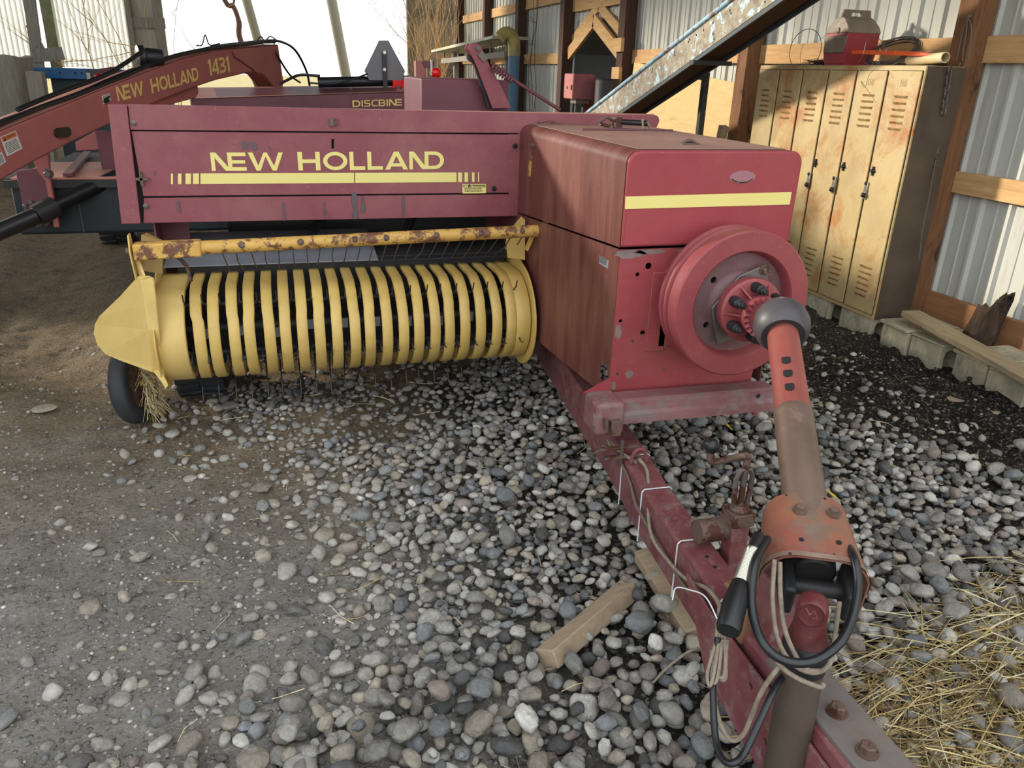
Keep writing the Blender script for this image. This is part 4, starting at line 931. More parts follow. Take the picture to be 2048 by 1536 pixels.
# --- raised tailings: twine box, tension arm and spring seen above the panel
mb=MB(); q0=at_y(842,160,5.0); q1=at_y(990,152,5.0); mb.box(q0.x,1.42,5.0,5.7,1.3,q0.z+.012); tw=mb.build('twine_box',M['red_dark'],B,bevel=.01)
ay=4.88
for dy,xx in ((0,0),(.09,-.012)):
    pts=[at_y(x,y,ay) for x,y in ((936+xx,96),(941,87),(953,86),(962,92),(984,140),(1003,172),(1023,217),(985,217),(955,135))]
    mb=MB().prism([p+V(0,dy,0) for p in pts],(0,.012,0)); arm=mb.build('tension_arm',M['red'],B,bevel=.003)
mb=MB(); p=at_y(955,97,ay-.002); mb.lathe([(.014,0),(.014,.006),(.009,.006),(.009,.012)],p,(0,-1,0),16); 
q=[at_y(x,y,ay-.012) for x,y in ((955,110),(964,100),(976,118),(967,124))]; mb.prism(q,(0,.02,0)); mb.build('arm_bracket',M['steel'],arm)
mb=MB(); mb.prism([at_y(x,y,ay+.03) for x,y in ((934,110),(937,108),(956,122),(985,215),(975,215),(948,128),(935,118))],(0,.03,0)); mb.build('arm_strap',M['darkmetal'],arm)
a=at_y(984,132,ay-.03); b=at_y(1025,162,ay-.03); c2=at_y(1120,220,ay-.03)
mb=MB(); n=150; d=(b-a).normalized(); u=d.orthogonal().normalized(); v=d.cross(u)
mb.tube([a.lerp(b,i/n)+(u*math.cos(i/n*2*PI*8)+v*math.sin(i/n*2*PI*8))*.017 for i in range(n+1)],.0075,6); mb.build('tension_spring',M['red_dark'],B,smooth=60)
MB().cyl(a,c2,.0105,12).build('tension_rod',M['red_dark'],B,smooth=50)
# ================================================================== MOWER-CONDITIONER behind the baler
MW=empty('mower_conditioner',(-.9,6.6,0),'red mower conditioner with a long numbered boom, parked behind the baler','mower')
A0=at_y(0,312,4.7); B0=at_y(540,118,8.0)
bd=(B0-A0); bh=V(bd.x,bd.y,0).normalized(); bn=V(bh.y,-bh.x,0)           # bn faces the viewer
def bp(x,y,o=0): d=ray(x,y); k=(A0+bn*o-CAM).dot(bn)/d.dot(bn); return CAM+d*k
out=[(-520,500),(-150,327),(0,262),(231,168),(360,119),(434,101),(557,89),(568,165),(565,180),(551,178),(529,150),(504,144),(434,160),(398,172),(320,202),(217,250),(141,286),(67,325),(0,363),(-150,432),(-520,640)]
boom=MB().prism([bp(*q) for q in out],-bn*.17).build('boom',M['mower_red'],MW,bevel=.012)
mb=MB()
tops=[bp(x,y)+V(0,0,.004) for x,y in ((-520,500),(-150,327),(0,262),(231,168),(360,119),(434,101),(556,90))]
for a,b in zip(tops[:-1],tops[1:]): mb.add([a,b,b-bn*.168,a-bn*.168],[(0,1,2,3)])
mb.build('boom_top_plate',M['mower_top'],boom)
# raised seam near the elbow, under-strut
mb=MB(); mb.tube([bp(x,y,.004) for x,y in ((464,103),(468,113),(505,138),(516,150))],.008,6); mb.build('weld_seam',M['red_dark'],boom)
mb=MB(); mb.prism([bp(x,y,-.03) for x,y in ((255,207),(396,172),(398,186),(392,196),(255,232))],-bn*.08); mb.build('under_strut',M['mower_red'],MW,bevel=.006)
e=bp(397,161,.002)-bp(234,202,.002); up=V(0,0,1); e=e.normalized(); upv=(V(0,0,1)-e*.12*0).normalized()
o=bp(236,203,.002); t=bp(231,177,.002)
l1=lettering('NEW',o,e,(V(0,0,1)-e*e.z*.35),bn,(bp(296,187,.002)-bp(289,160,.002)).length,(bp(291,187,.002)-o).length).build('boom_lettering',M['deep_text'],boom)
o2=bp(304,187,.002); lettering('HOLLAND',o2,(bp(398,160,.002)-o2),(V(0,0,1)-e*e.z*.35),bn,(bp(350,176,.002)-bp(344,149,.002)).length,(bp(398,160,.002)-o2).length).build('boom_lettering',M['deep_text'],boom)
o3_=bp(418,152,.002); lettering('1431',o3_,(bp(459,143,.002)-o3_),(V(0,0,1)-e*e.z*.35),bn,(bp(418,152,.002)-bp(412,120,.002)).length,(bp(460,143,.002)-o3_).length).build('boom_number',M['deep_text'],boom)
def sticker(c4,name,parent,orange=True,seed=1):
    P=[bp(x,y,.0015) for x,y in c4]   # bl, br, tr, tl
    s=MB().prism(P,bn*.001).build(name,M['white'],parent)
    eu=(P[1]-P[0]); ev=(P[3]-P[0]); w,h=eu.length,ev.length
    if orange:
        MB().prism([P[3]-ev*.28+eu*.04+bn*.0012,P[2]-ev*.28-eu*.04+bn*.0012,P[2]-ev*.03-eu*.04+bn*.0012,P[3]-ev*.03+eu*.04+bn*.0012],bn*.0006).build('decal_header',M['orange_ink'],s)
        warning_triangle(P[3]-ev*.26+eu*.12+bn*.002,eu,ev,bn,h*.19).build('decal_symbol',M['ink'],s)
        fonttext('WARNING',P[3]-ev*.22+eu*.34+bn*.0008,eu,ev,bn,w*.52,'decal_word',M['ink'],s)
    decal_lines(P[0]+eu*.1+ev*.08+bn*.0012,eu,ev,bn,w*.8,h*(.55 if orange else .8),7,seed).build('decal_print',M['boot'],s)
    return s
sticker([(14,313),(45,297),(31,261),(0,274)],'warning_decal',boom)
sticker([(-4,335),(12,323),(0,295),(-16,308)],'warning_decal',boom,True,4)
s=sticker([(207,209),(222,200),(218,186),(203,192)],'pictogram_decal',boom,False,2)
mb=MB()
for i,(x0,y0,x1,y1) in enumerate(((207,203,217,199),(208,199,213,196),(210,206,218,202),(214,197,219,193))): mb.tube([bp(x0,y0,.004),bp(x1,y1,.004)],.006,6)
mb.build('decal_pictogram',M['ink'],s)
# dark oval sleeve through the boom
c=[bp(x,y,.003) for x,y in ((112,256),(134,254),(139,260),(139,268),(133,274),(113,275),(108,269),(108,261))]
MB().prism(c,bn*.012).build('boom_sleeve',M['black'],boom)
# hydraulic hoses along the boom
for k,(dz,dn,r) in enumerate(((.03,-.03,.014),(.035,-.075,.013),(.03,-.12,.013))):
    pts=[bp(x,y,dn)+V(0,0,dz+.008*math.sin(i*1.7+k)) for i,(x,y) in enumerate(((-500,490),(-320,407),(-150,327),(-60,289),(0,263),(80,230),(160,196),(231,168),(300,141),(360,119),(434,101),(500,95),(550,90)))]
    MB().tube(spline(pts,4),r,8).build('hydraulic_hose',M['hose'],MW,smooth=60)
MB().tube(spline([bp(40,243,-.05)+V(0,0,.06),bp(70,225,-.05)+V(0,0,.05),bp(130,200,-.05)+V(0,0,.05),bp(210,165,-.05)+V(0,0,.04),bp(250,145,-.02)+V(0,0,.05),bp(285,120,-.05)+V(0,0,.05)],5),.014,8).build('hydraulic_hose',M['hose'],MW,smooth=60)
MB().tube(spline([bp(500,93,-.05)+V(0,0,.02),bp(525,82,-.05),bp(560,83,-.05),bp(590,100,-.05),bp(612,140,-.05),bp(620,175,-.05)],6),.012,8).build('hydraulic_hose',M['hose'],MW,smooth=60)
MB().tube(spline([bp(545,92,-.02),bp(560,120,.02),bp(580,150,0),bp(600,165,-.05)],6),.010,8).build('hydraulic_hose',M['hose'],MW,smooth=60)
MB().tube(spline([at_y(640,152,7.4),at_y(600,150,7.4),at_y(575,160,7.5),at_y(560,168,7.6)],6),.012,8).build('hydraulic_hose',M['hose'],MW,smooth=60)
MB().tube(spline([at_y(735,148,7.45),at_y(700,160,7.4),at_y(660,168,7.4),at_y(620,166,7.4)],6),.008,8).build('hydraulic_hose',M['hose'],MW,smooth=60)
mb=MB(); mb.tube(spline([bp(395,108,-.08)+V(0,0,.06),bp(405,98,-.08)+V(0,0,.03),bp(412,84,-.08)+V(0,0,.05),bp(420,98,-.08)+V(0,0,.03),bp(440,95,-.08)+V(0,0,.03)],5),.005,6); mb.tube(spline([bp(515,80,-.06),bp(522,73,-.06),bp(530,82,-.06),bp(540,73,-.06),bp(552,80,-.06),bp(548,88,-.06)],5),.006,6); mb.build('wire_tie',M['wire'],MW)
# lamp and plug housing on the boom
c=bp(291,114,-.08); mb=MB(); mb.lathe([(.05,-.11),(.055,-.08),(.06,0),(.075,.01),(.075,.05),(.05,.06)],c,V(-.9,-.3,0),20); mb.box(c.x-.02,c.x+.03,c.y-.03,c.y+.03,c.z-.14,c.z-.03); mb.build('boom_lamp',M['black'],MW,smooth=45)
# header box with the machine name
f=[at_y(x,y,7.2) for x,y in ((380,215),(838,215),(838,183),(380,198))]; b=[at_y(x,y,7.9) for x,y in ((380,215),(838,215),(838,170),(380,176))]
for q in (f[0],f[1],b[0],b[1]): q.z=.75
hdr=MB().loft([f,b]).build('header_cover',M['red_dark'],MW,bevel=.01)
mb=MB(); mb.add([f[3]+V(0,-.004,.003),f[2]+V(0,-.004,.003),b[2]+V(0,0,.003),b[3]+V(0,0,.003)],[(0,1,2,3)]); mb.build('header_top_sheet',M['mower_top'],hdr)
mb=MB(); mb.box(at_y(701,190,7.2).x-.006,at_y(701,190,7.2).x+.006,7.19,7.2,.9,1.49); mb.build('cover_seam',M['red_dark'],hdr)
o=at_y(705,214.5,7.196); e=at_y(804,211,7.196); lettering('DISCBINE',o,e-o,EZ,NY,(at_y(705,201,7.196)-o).z,(e-o).length).build('header_lettering',M['deep_text'],hdr)
mb=MB()
for x,y in ((703,184),(798,180)): mb.hexbolt(at_y(x,y,7.5)+V(0,0,.005),(0,0,1),.025,.03)
mb.build('cover_bolt',M['rusty'],hdr)
# slow-vehicle emblem from behind
SYY=7.6; q=[at_y(x,y,SYY) for x,y in ((758,81),(777,81),(810,142),(805,160.5),(739,160.5),(728.5,142))]
sm=MB().prism(q,(0,.006,0)).build('slow_vehicle_emblem',plain('grey_back_of_sign',(112,110,114),.5),MW); tag(sm,'grey back of a cut-corner triangular road sign')
mb=MB(); a=at_y(764,102,SYY-.02); b=at_y(775,170,SYY-.02); mb.box(a.x,b.x,SYY-.022,SYY-.008,b.z-.1,a.z); mb.build('emblem_bracket',M['black'],MW)
for y in (105,139): mb=MB(); mb.hexbolt(at_y(769,y,SYY-.022),NY,.011,.012); mb.build('emblem_bolt',M['chrome'],MW)
a=at_y(636,165,7.7); b=at_y(818,161,7.7); MB().tube([a,b],.045,20).build('hydraulic_cylinder',M['black'],MW,smooth=50)
a=at_y(790,165,7.6); mb=MB(); mb.box(a.x-.02,a.x+.1,7.58,7.7,a.z-.05,a.z+.02); mb.build('cylinder_lug',M['lens'],MW)
# red upright with tail lamp
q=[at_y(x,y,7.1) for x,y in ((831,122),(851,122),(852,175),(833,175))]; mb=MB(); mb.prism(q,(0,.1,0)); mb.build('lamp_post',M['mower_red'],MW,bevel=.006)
q=[at_y(x,y,7.08) for x,y in ((845,121),(867,121),(869,124),(869,134),(865,136),(850,136))]; MB().prism(q,(0,.02,0)).build('lamp_bracket',M['red_dark'],MW)
c=at_y(873,146,7.05); mb=MB(); mb.lathe([(.001,-.02),(.03,-.015),(.042,0),(.045,.02)],c,(0,1,0),20); mb.build('tail_lamp',M['lens'],MW,smooth=60)
mb=MB(); mb.lathe([(.047,.0),(.05,.05)],c+V(0,.02,0),(0,1,0),20); mb.box(c.x-.05,c.x-.035,7.05,7.09,c.z-.02,c.z+.1); mb.build('lamp_housing',M['white'],MW)
# conditioner body under the boom: rubber curtain, lid, legs, driveshaft tube, tyre
l=at_y(25,400,5.5); mb=MB(); mb.box(l.x,.2,5.5,7.2,.66,1.0); cond=mb.build('conditioner_body',M['curtain'],MW,bevel=.02)
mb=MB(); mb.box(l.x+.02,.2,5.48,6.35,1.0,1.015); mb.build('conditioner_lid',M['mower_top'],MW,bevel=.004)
mb=MB(); mb.beam(at_z(135,350,1.03),at_z(175,305,1.03),.05,.02); mb.build('lid_brace',M['red_dark'],MW)
mb=MB(); mb.box(l.x-.02,.2,5.46,5.5,.955,1.0); mb.build('curtain_rail',M['darkmetal'],MW)
mb=MB(); 
for x in (150,):
    a=at_y(150,362,5.495); mb.box(a.x-.004,a.x+.004,5.493,5.5,.67,.95)
mb.build('curtain_seam',M['boot'],cond)
for (pts,Y,m) in ((((30,342),(90,335),(112,430),(95,455),(50,430)),5.42,'red_dark'),(((58,305),(88,292),(98,312),(100,355),(119,455),(107,455),(90,362),(76,345)),5.3,'mower_red'),(((190,262),(232,262),(232,345),(205,345)),5.9,'red_dark'),(((150,285),(190,262),(200,300),(152,302)),6.2,'mower_red')):
    MB().prism([at_y(x,y,Y) for x,y in pts],(0,.035,0)).build('support_leg',M[m],MW,bevel=.006)
mb=MB()
for x,y in ((62,404),(50,411),(82,410),(92,444),(76,449)): mb.hexbolt(at_y(x,y,5.415),NY,.012,.012)
mb.hexbolt(at_y(97,347,5.295),NY,.022,.03); mb.build('leg_bolt',M['steel'],MW)
a=at_y(-330,600,4.75); b=at_y(72,432,5.25); c=at_y(110,412,5.32); d=at_y(235,352,5.6)
MB().tube([a,b],.05,20).build('drive_shaft_tube',M['black'],MW,smooth=50)
MB().tube([c,d],.045,20).build('drive_shaft_tube',M['black'],MW,smooth=50)
MB().tube([b,c],.062,20).build('drive_shaft_bell',M['darkmetal'],MW,smooth=50)
c=at_z(243,488,0); tyre(V(c.x,c.y+.06,.36),(1,0,0),.37,.32,'tyre',MW,tread=22,rim='mower_red')
c=at_z(930,240,0)
tyre(V(1.0,8.3,.36),(1,0,0),.37,.32,'tyre',MW,tread=22,rim='mower_red')
# ================================================================== background at the far end
def pole(x0,y0,x1,y1,Y,r,label):
    a=at_y(x1,y1,Y); b=at_y(x0,y0,Y); d=(b-a)/(b.z-a.z); lo=a-d*(a.z+.1); hi=b+d*2.5
    mb=MB().tube([lo,lo.lerp(hi,.5),hi],[r,r*.97,r*.9],14); solo('leaning_pole',mb,M['pole'],(lo.x,lo.y,0),label,'pole',smooth=60)
pole(493,0,518,90,24.0,.125,'pale leaning pole outside, rising behind the elbow of the red boom')
pole(663,0,692,152,24.5,.15,'grey leaning pole outside, left of the triangular sign')
rt=random.Random(21)
def twigs(mb,p,d,L,r,depth,rr):
    n=4; pts=[p]; q=p; dd=d
    for i in range(n):
        dd=(dd+V(rr.uniform(-.25,.25),rr.uniform(-.25,.25),rr.uniform(-.12,.18))).normalized(); q=q+dd*L/n; pts.append(q)
    mb.tube(pts,[r*(1-.6*i/n) for i in range(n+1)],5 if r<.02 else 7)
    if depth:
        for i in range(rr.randint(2,4)):
            k=rr.randint(1,n); sd=(dd+V(rr.uniform(-.9,.9),rr.uniform(-.7,.7),rr.uniform(-.3,.6))).normalized(); twigs(mb,pts[k],sd,L*rr.uniform(.4,.7),r*.55,depth-1,rr)
a=at_y(484,92,22.5); b=at_y(449,0,22.5); mb=MB(); d=(b-a).normalized(); a0=a-d*(a.z/d.z)
mb.tube(spline([a0,a,at_y(478,45,22.5),at_y(466,12,22.5),b,b+d*1.5],4),[.07]*9+[.06]*8+[.05]*4,8); twigs(mb,at_y(466,12,22.5),V(.5,0,1).normalized(),1.5,.03,2,rt)
solo('sapling',mb,M['sapling'],(a0.x,a0.y,0),'thin brown sapling outside, left of the two leaning poles','sapling',smooth=60)
mb=MB(); p=at_y(852,215,20.0); p.z=0; r2=random.Random(50)
for k in range(14):
    f=k/13; twigs(mb,V(p.x-.2+.75*f+r2.uniform(-.1,.1),p.y-.9*f+r2.uniform(-.3,.3),0),V(r2.uniform(-.22,.1),r2.uniform(-.1,.1),1).normalized(),(3.7-.8*f)*r2.uniform(.75,1.1),.016,3,r2)
for q in range(len(mb.v)):
    if mb.v[q][0]>4.2: mb.v[q]=(4.2-.1*(mb.v[q][0]-4.2),)+mb.v[q][1:]
solo('bare_brush',mb,M['twig'],(p.x,p.y,0),'tall tangle of bare tan brush in the far right corner of the barn','brush')
mb=MB(); r2=random.Random(77)
for k in range(9):
    p=at_y(r2.uniform(100,320),r2.uniform(80,140),20.6); twigs(mb,p,V(r2.uniform(-1,1),r2.uniform(-.3,0),r2.uniform(-.2,.5)).normalized(),r2.uniform(1,2.2),.010,2,r2)
p=at_y(285,130,20.5); 
for k in range(5): twigs(mb,V(p.x+r2.uniform(-.6,.6),20.5,0),V(r2.uniform(-.2,.2),0,1).normalized(),r2.uniform(2,3),.014,2,r2)
solo('bare_brush',mb,M['twig'],(p.x,20.5,0),'pale bare twigs in front of the corrugated sheets at the far left','brush')
mb=MB(); r2=random.Random(78); xv=4.35
for k in range(3):
    pts=[V(xv-.02-r2.uniform(0,.03),13.6+k*.12+.09*math.sin(i*1.3+k),.1+i*.34) for i in range(11)]; mb.tube(spline(pts,3),.006,5)
    for q in pts: twigs(mb,q,V(-.35,r2.uniform(-1,1),r2.uniform(-.2,.8)).normalized(),r2.uniform(.15,.35),.003,1,r2)
mb.v=[(min(q[0],4.362),q[1],q[2]) for q in mb.v]
solo('climbing_vine',mb,M['twig_dark'],(4.4,13.7,0),'thin dead vine climbing the right wall siding left of the gabled doorway','vine')
# left: old split trunk-post, stub post, blue implement frame
mb=MB(); Y=13.5; q=[at_y(x,y,Y) for x,y in ((-25,330),(62,330),(42,110),(-25,110))]; lo=(q[0]+q[1])/2; lo.z=-.05; top=at_y(15,112,Y)
r2=random.Random(4); rings=[]
for k in range(8):
    t=k/7; c=lo.lerp(top,t); w=.34*(1-.15*t); rings.append([c+V(w*math.cos(a)*(1+.12*math.sin(5*a+k*.2)),w*.7*math.sin(a),.02*math.sin(3*a)) for a in np.linspace(0,2*PI,25)[:-1]])
mb.loft(rings); solo('split_trunk',mb,M['grey_wood'],(lo.x,lo.y,0),'thick dark split tree trunk standing at the far left edge','tree trunk',smooth=50)
mb=MB(); p=at_y(82,245,13.0); t=at_y(70,143,13.0); mb.beam(V(p.x,13,-.05),V(t.x,13,t.z),.2,.18,(0,1,0)); solo('stub_post',mb,M['grey_wood'],(p.x,13,0),'short weathered grey post right of the split trunk','post',bevel=.01)
mb=MB(); a=at_y(62,62,15.5); b=at_y(84,95,15.5); c=at_y(66,125,15.5); mb.beam(at_y(57,50,15.5),at_y(84,98,15.5),.09,.08); mb.beam(V(at_y(66,130,15.5).x,15.5,-.05),at_y(62,0,15.5)+V(0,0,.4),.16,.12,(0,1,0)); mb.beam(at_y(66,112,15.5),at_y(125,107,15.5),.16,.2); 
solo('timber_bracing',mb,M['grey_wood'],(at_y(66,130,15.5).x,15.5,0),'grey timber upright with a diagonal brace at the far left','timber')
IM=empty('blue_implement',(at_y(140,150,14.5).x,14.6,0),'blue steel implement frame with a red reflector, half hidden behind the boom','implement')
q0=at_y(36,150,14.6); q1=at_y(260,150,14.6); mb=MB(); za=at_y(140,136,14.6).z; zb=at_y(140,158,14.6).z
mb.box(q0.x,q1.x,14.5,14.68,zb,za); mb.build('frame_beam',M['blue'],IM,bevel=.01)
mb=MB()
for x in (45,60,150,163,120): 
    c=at_y(x,146 if x>100 else 143,14.495); mb.lathe([(.014,0),(.014,.004)],c,(0,-1,0),10)
mb.build('bolt_hole',M['dark'],IM)
mb=MB(); mb.box(q0.x+.05,q0.x+.2,14.5,14.62,0,za); mb.box(q1.x-.4,q1.x-.28,14.5,14.62,0,za); mb.build('frame_upright',M['blue'],IM)
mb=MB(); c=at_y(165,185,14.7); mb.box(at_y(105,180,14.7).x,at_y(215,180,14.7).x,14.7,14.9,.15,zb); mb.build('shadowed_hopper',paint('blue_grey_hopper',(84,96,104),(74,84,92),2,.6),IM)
c=at_y(196,157,14.4); mb=MB(); mb.lathe([(.001,-.03),(.06,-.02),(.075,.02)],c,(0,1,0),20); mb.build('tail_lamp',M['lens'],IM,smooth=60)
mb=MB(); mb.box(c.x-.17,c.x+.11,14.43,14.5,c.z-.12,c.z+.13); mb.build('lamp_plate',M['boot'],IM); mb=MB(); mb.box(c.x-.16,c.x-.11,14.42,14.43,c.z-.11,c.z+.08); mb.build('lamp_reflector',M['white'],IM)
q=[at_y(x,y,14.3) for x,y in ((195,138),(236,132),(240,142),(225,160),(202,158))]; MB().prism(q,(0,.03,0)).build('reflector_plate',M['red_dark'],IM)
mb=MB(); 
t3=[at_y(x,y,14.25) for x,y in ((215,158),(222,134),(238,146))]
mb.tube(t3,.02,8,closed=True); mb.build('reflector_triangle',M['red'],IM)
# ================================================================== RIGHT SIDE: lockers and what stands by the wall
LX,LY0,LY1,LZ0,LZ1=3.918,4.275,6.115,.157,1.815
LK=empty('locker_bank',(4.07,5.2,LZ0),'rust-stained tan steel locker bank with six louvred doors, standing on concrete blocks','lockers')
mb=MB(); mb.box(LX,4.215,LY0,LY1,LZ0,LZ1); mb.build('locker_body',M['locker'],LK,bevel=.004)
MB().box(LX+.012,4.225,LY0-.003,LY0,LZ0+.004,LZ1-.004).build('side_panel',M['lockside'],LK)
wl=(LY1-LY0)/6
hand=[(1618,361),(1668,370),(1732,381)]
for k in range(6):
    ya=LY0+k*wl; yb=ya+wl; yc=(ya+yb)/2
    mb=MB(); mb.box(LX-.003,LX+.002,ya+.012,yb-.012,LZ0+.03,LZ1-.03); mb.build('door_gap',M['dark'],LK)
    mb=MB(); mb.box(LX-.012,LX-.001,ya+.0155,yb-.0155,LZ0+.034,LZ1-.034); door=mb.build('locker_door',M['locker'],LK,bevel=.003)
    for zs in ((1.625,1.585,1.545,1.505,1.465,1.425),(.50,.46,.42,.38,.34,.30)):
      mb=MB()
      for zc in zs:
          h=.017; w=.062
          mb.loft([[(LX-.012,yc-w,zc-h/2),(LX-.0125,yc-w,zc+h/2),(LX-.012,yc-w,zc+h/2)],[(LX-.012,yc-w+.012,zc-h/2),(LX-.024,yc-w+.012,zc+h/2-.004),(LX-.012,yc-w+.012,zc+h/2)],[(LX-.012,yc+w-.012,zc-h/2),(LX-.024,yc+w-.012,zc+h/2-.004),(LX-.012,yc+w-.012,zc+h/2)],[(LX-.012,yc+w,zc-h/2),(LX-.0125,yc+w,zc+h/2),(LX-.012,yc+w,zc+h/2)]])
      mb.build('louver',M['louver'],door)
    mb=MB(); mb.plate([(yc-.026,1.69),(yc+.026,1.69),(yc+.026,1.73),(yc-.026,1.73)],[[(yc-.021,1.695),(yc+.021,1.695),(yc+.021,1.725),(yc-.021,1.725)]],(LX-.012,0,0),(0,1,0),(0,0,1),(-.002,0,0)); mb.box(LX-.014,LX-.012,yc-.012,yc-.006,1.70,1.72); mb.box(LX-.014,LX-.012,yc+.003,yc+.009,1.70,1.72); mb.build('number_plate',M['louver'],door,bevel=.001)
for k,(x,y) in enumerate(hand+[(1573,352)]):
    c=at_x(x,y,LX-.014); hb=MB(); hb.prism([c+V(0,-.014,-.06),c+V(0,.014,-.06),c+V(0,.017,.0),c+V(0,.012,.055),c+V(0,-.012,.055),c+V(0,-.017,0)],(-.010,0,0)); h=hb.build('door_handle',M['chrome'],LK,bevel=.003)
    for q_,r_,s_ in ((c+V(-.018,0,-.03),.016,(1,1,1.1)),(c+V(-.014,0,.05),.011,(.8,1,1.2))): MB().ball(q_,r_,14,8,s_).build('handle_knob',M['black'],h,smooth=70)
for (x,y) in ((1632,326),(1747,342),(1688,333)):
    c=at_x(x,y,LX-.012); mb=MB(); mb.lathe([(.017,0),(.015,.012),(.011,.016),(.009,.024)],c,(-1,0,0),14); mb.box(c.x-.012,c.x,c.y-.006,c.y+.006,c.z-.03,c.z+.03); mb.build('padlock_boss',M['black'],LK,smooth=40)
# --- on top of the lockers
c=at_x(1690,128,3.965); cy=c.y+.135; CT=LZ1
CO=empty('cooler',(4.09,cy,CT),'red picnic cooler with a scuffed grey handled lid on top of the lockers','cooler')
x0,x1=3.955,4.225; hw_=.125
def crx(s,z,dx=0): return [(x0+dx,cy-hw_*s,z),(x1-dx,cy-hw_*s,z),(x1-dx,cy+hw_*s,z),(x0+dx,cy+hw_*s,z)]
MB().loft([crx(.86,CT+.002,.015),crx(.86,CT+.012,.015),crx(.88,CT+.016,.01),crx(1,CT+.10,0),crx(1,CT+.225,0)]).build('cooler_body',M['cooler_red'],CO,bevel=.008,seg=3)
MB().loft([crx(1.03,CT+.215,-.004),crx(1.03,CT+.23,-.004),crx(.9,CT+.26,.0),crx(.5,CT+.305,.008),crx(.22,CT+.325,.012)]).build('cooler_lid',M['cooler_lid'],CO,bevel=.006,seg=3)
MB().plate([(x0-.004,CT+.10),(x0+.05,CT+.10),(x0+.06,CT+.2),(x0+.02,CT+.2)],[],(0,cy,0),(1,0,0),(0,0,1),(0,.001,0))
MB().loft([[(x0-.006,cy-.105,CT+.085),(x0-.006,cy+.105,CT+.085),(x0+.004,cy+.105,CT+.085),(x0+.004,cy-.105,CT+.085)],[(x0-.008,cy-.128,CT+.2),(x0-.008,cy+.128,CT+.2),(x0+.004,cy+.128,CT+.2),(x0+.004,cy-.128,CT+.2)]]).build('lid_end',M['cooler_lid'],CO,bevel=.004)
MB().plate([(x0+.005,CT+.315),(x1-.005,CT+.315),(x1-.02,CT+.375),(x0+.02,CT+.375)],[[(x0+.09,CT+.332),(x1-.09,CT+.332),(x1-.10,CT+.357),(x0+.10,CT+.357)]],(0,cy-.012,0),(1,0,0),(0,0,1),(0,.024,0)).build('handle',M['cooler_lid'],CO,bevel=.004)
mb=MB(); mb.lathe([(.02,0),(.02,.006),(.012,.009)],(x0-.006,cy-.01,CT+.235),(-1,0,0),16); mb.build('lid_button',M['cooler_lid'],CO,smooth=40)
cc=at_x(1786,104,4.08); mb=MB(); r2=random.Random(8)
for k in range(16):
    ra=.205+r2.uniform(-.02,.02); tilt=math.radians(26+r2.uniform(-7,5)); off=V(r2.uniform(-.02,.02),r2.uniform(-.02,.02),r2.uniform(-.012,.012)); ph=r2.uniform(0,.3)
    mb.tube([V(cc.x,cc.y,CT+.094)+off+V(.45*ra*math.sin(t),ra*math.cos(t),ra*math.sin(t)*math.sin(tilt)) for t in np.linspace(0,2*PI,41)[:-1]],.0022,5,closed=True)
solo('wire_coil',mb,M['steel'],(cc.x,cc.y,CT),'coil of grey fencing wire on the lockers, right of the cooler','wire coil')
mb=MB(); mb.tube(spline([at_x(x,y,3.93) for x,y in ((1716,126),(1725,112),(1733,82),(1742,70),(1757,76),(1772,100),(1764,112),(1745,128),(1738,150),(1734,172),(1740,185))],6),.0022,6)
mb.tube(spline([at_x(x,y,3.905) for x,y in ((1762,120),(1752,135),(1738,150),(1730,175),(1722,162),(1742,190),(1752,205))],6),.0012,5)
solo('loose_wire',mb,M['chrome'],(3.93,4.75,CT),'loose pale wire loop hanging over the locker fronts below the cooler','wire')
a=at_x(1706,104,3.985); b=at_x(1842,108,3.985); mb=MB(); mb.beam(a,b,.022,.026,(0,0,1)); e=(b-a).normalized(); mb.loft([[b+V(.011,0,.013),b+V(-.011,0,.013),b+V(-.011,0,-.013),b+V(.011,0,-.013)],[b+e*.10+V(.002,0,.002),b+e*.10+V(-.002,0,.002),b+e*.10+V(-.002,0,-.002),b+e*.10+V(.002,0,-.002)]])
for t in (.33,.66): p=a.lerp(b,t); mb.obox(p,V(.013,0,0),e*.006,V(0,0,.015))
solo('orange_stake',mb,M['orange'],(a.x,(a.y+b.y)/2,a.z-.02),'bright orange plastic stake lying across the wire coil','stake',bevel=.002)
a=at_x(1838,119,4.02); b=at_x(1891,115,3.99); d=(b-a).normalized(); mb=MB().lathe([(.0315,-.35),(.0315,0),(.0265,0),(.0265,-.3)],b,d,28,close=True); solo('plastic_pipe',mb,M['pvc'],((b-d*.2).x,(b-d*.2).y,CT),'short yellowed plastic pipe sticking out over the locker corner','pipe',smooth=40)
cc=at_x(1610,100,4.3); mb=MB(); mb.tube([cc+V(0,.185*math.cos(t)*1.15,.16*math.sin(t)) for t in np.linspace(0,2*PI,33)[:-1]],.003,6,closed=True); solo('wire_ring',mb,M['wire'],(cc.x,cc.y,CT),'thin black wire ring standing against the wall left of the cooler','wire ring')
c=at_x(1645,124,4.1); dl_=blade_obj('debris_tuft',blades(130,lambda r:((lambda p:[p,p+V(r.uniform(-.04,.04),r.uniform(-.06,.06),r.uniform(.0,.03)),p+V(r.uniform(-.07,.07),r.uniform(-.1,.1),r.uniform(0,.02))])(V(c.x+r.uniform(-.06,.06),c.y+r.uniform(-.07,.07),CT+r.uniform(.004,.03))),.002),9,[(60,54,48),(84,72,58)]),M['straw'],None,(c.x,c.y,CT)); tag(dl_,'dark tuft of debris on the lockers beside the cooler','debris',kind='stuff')
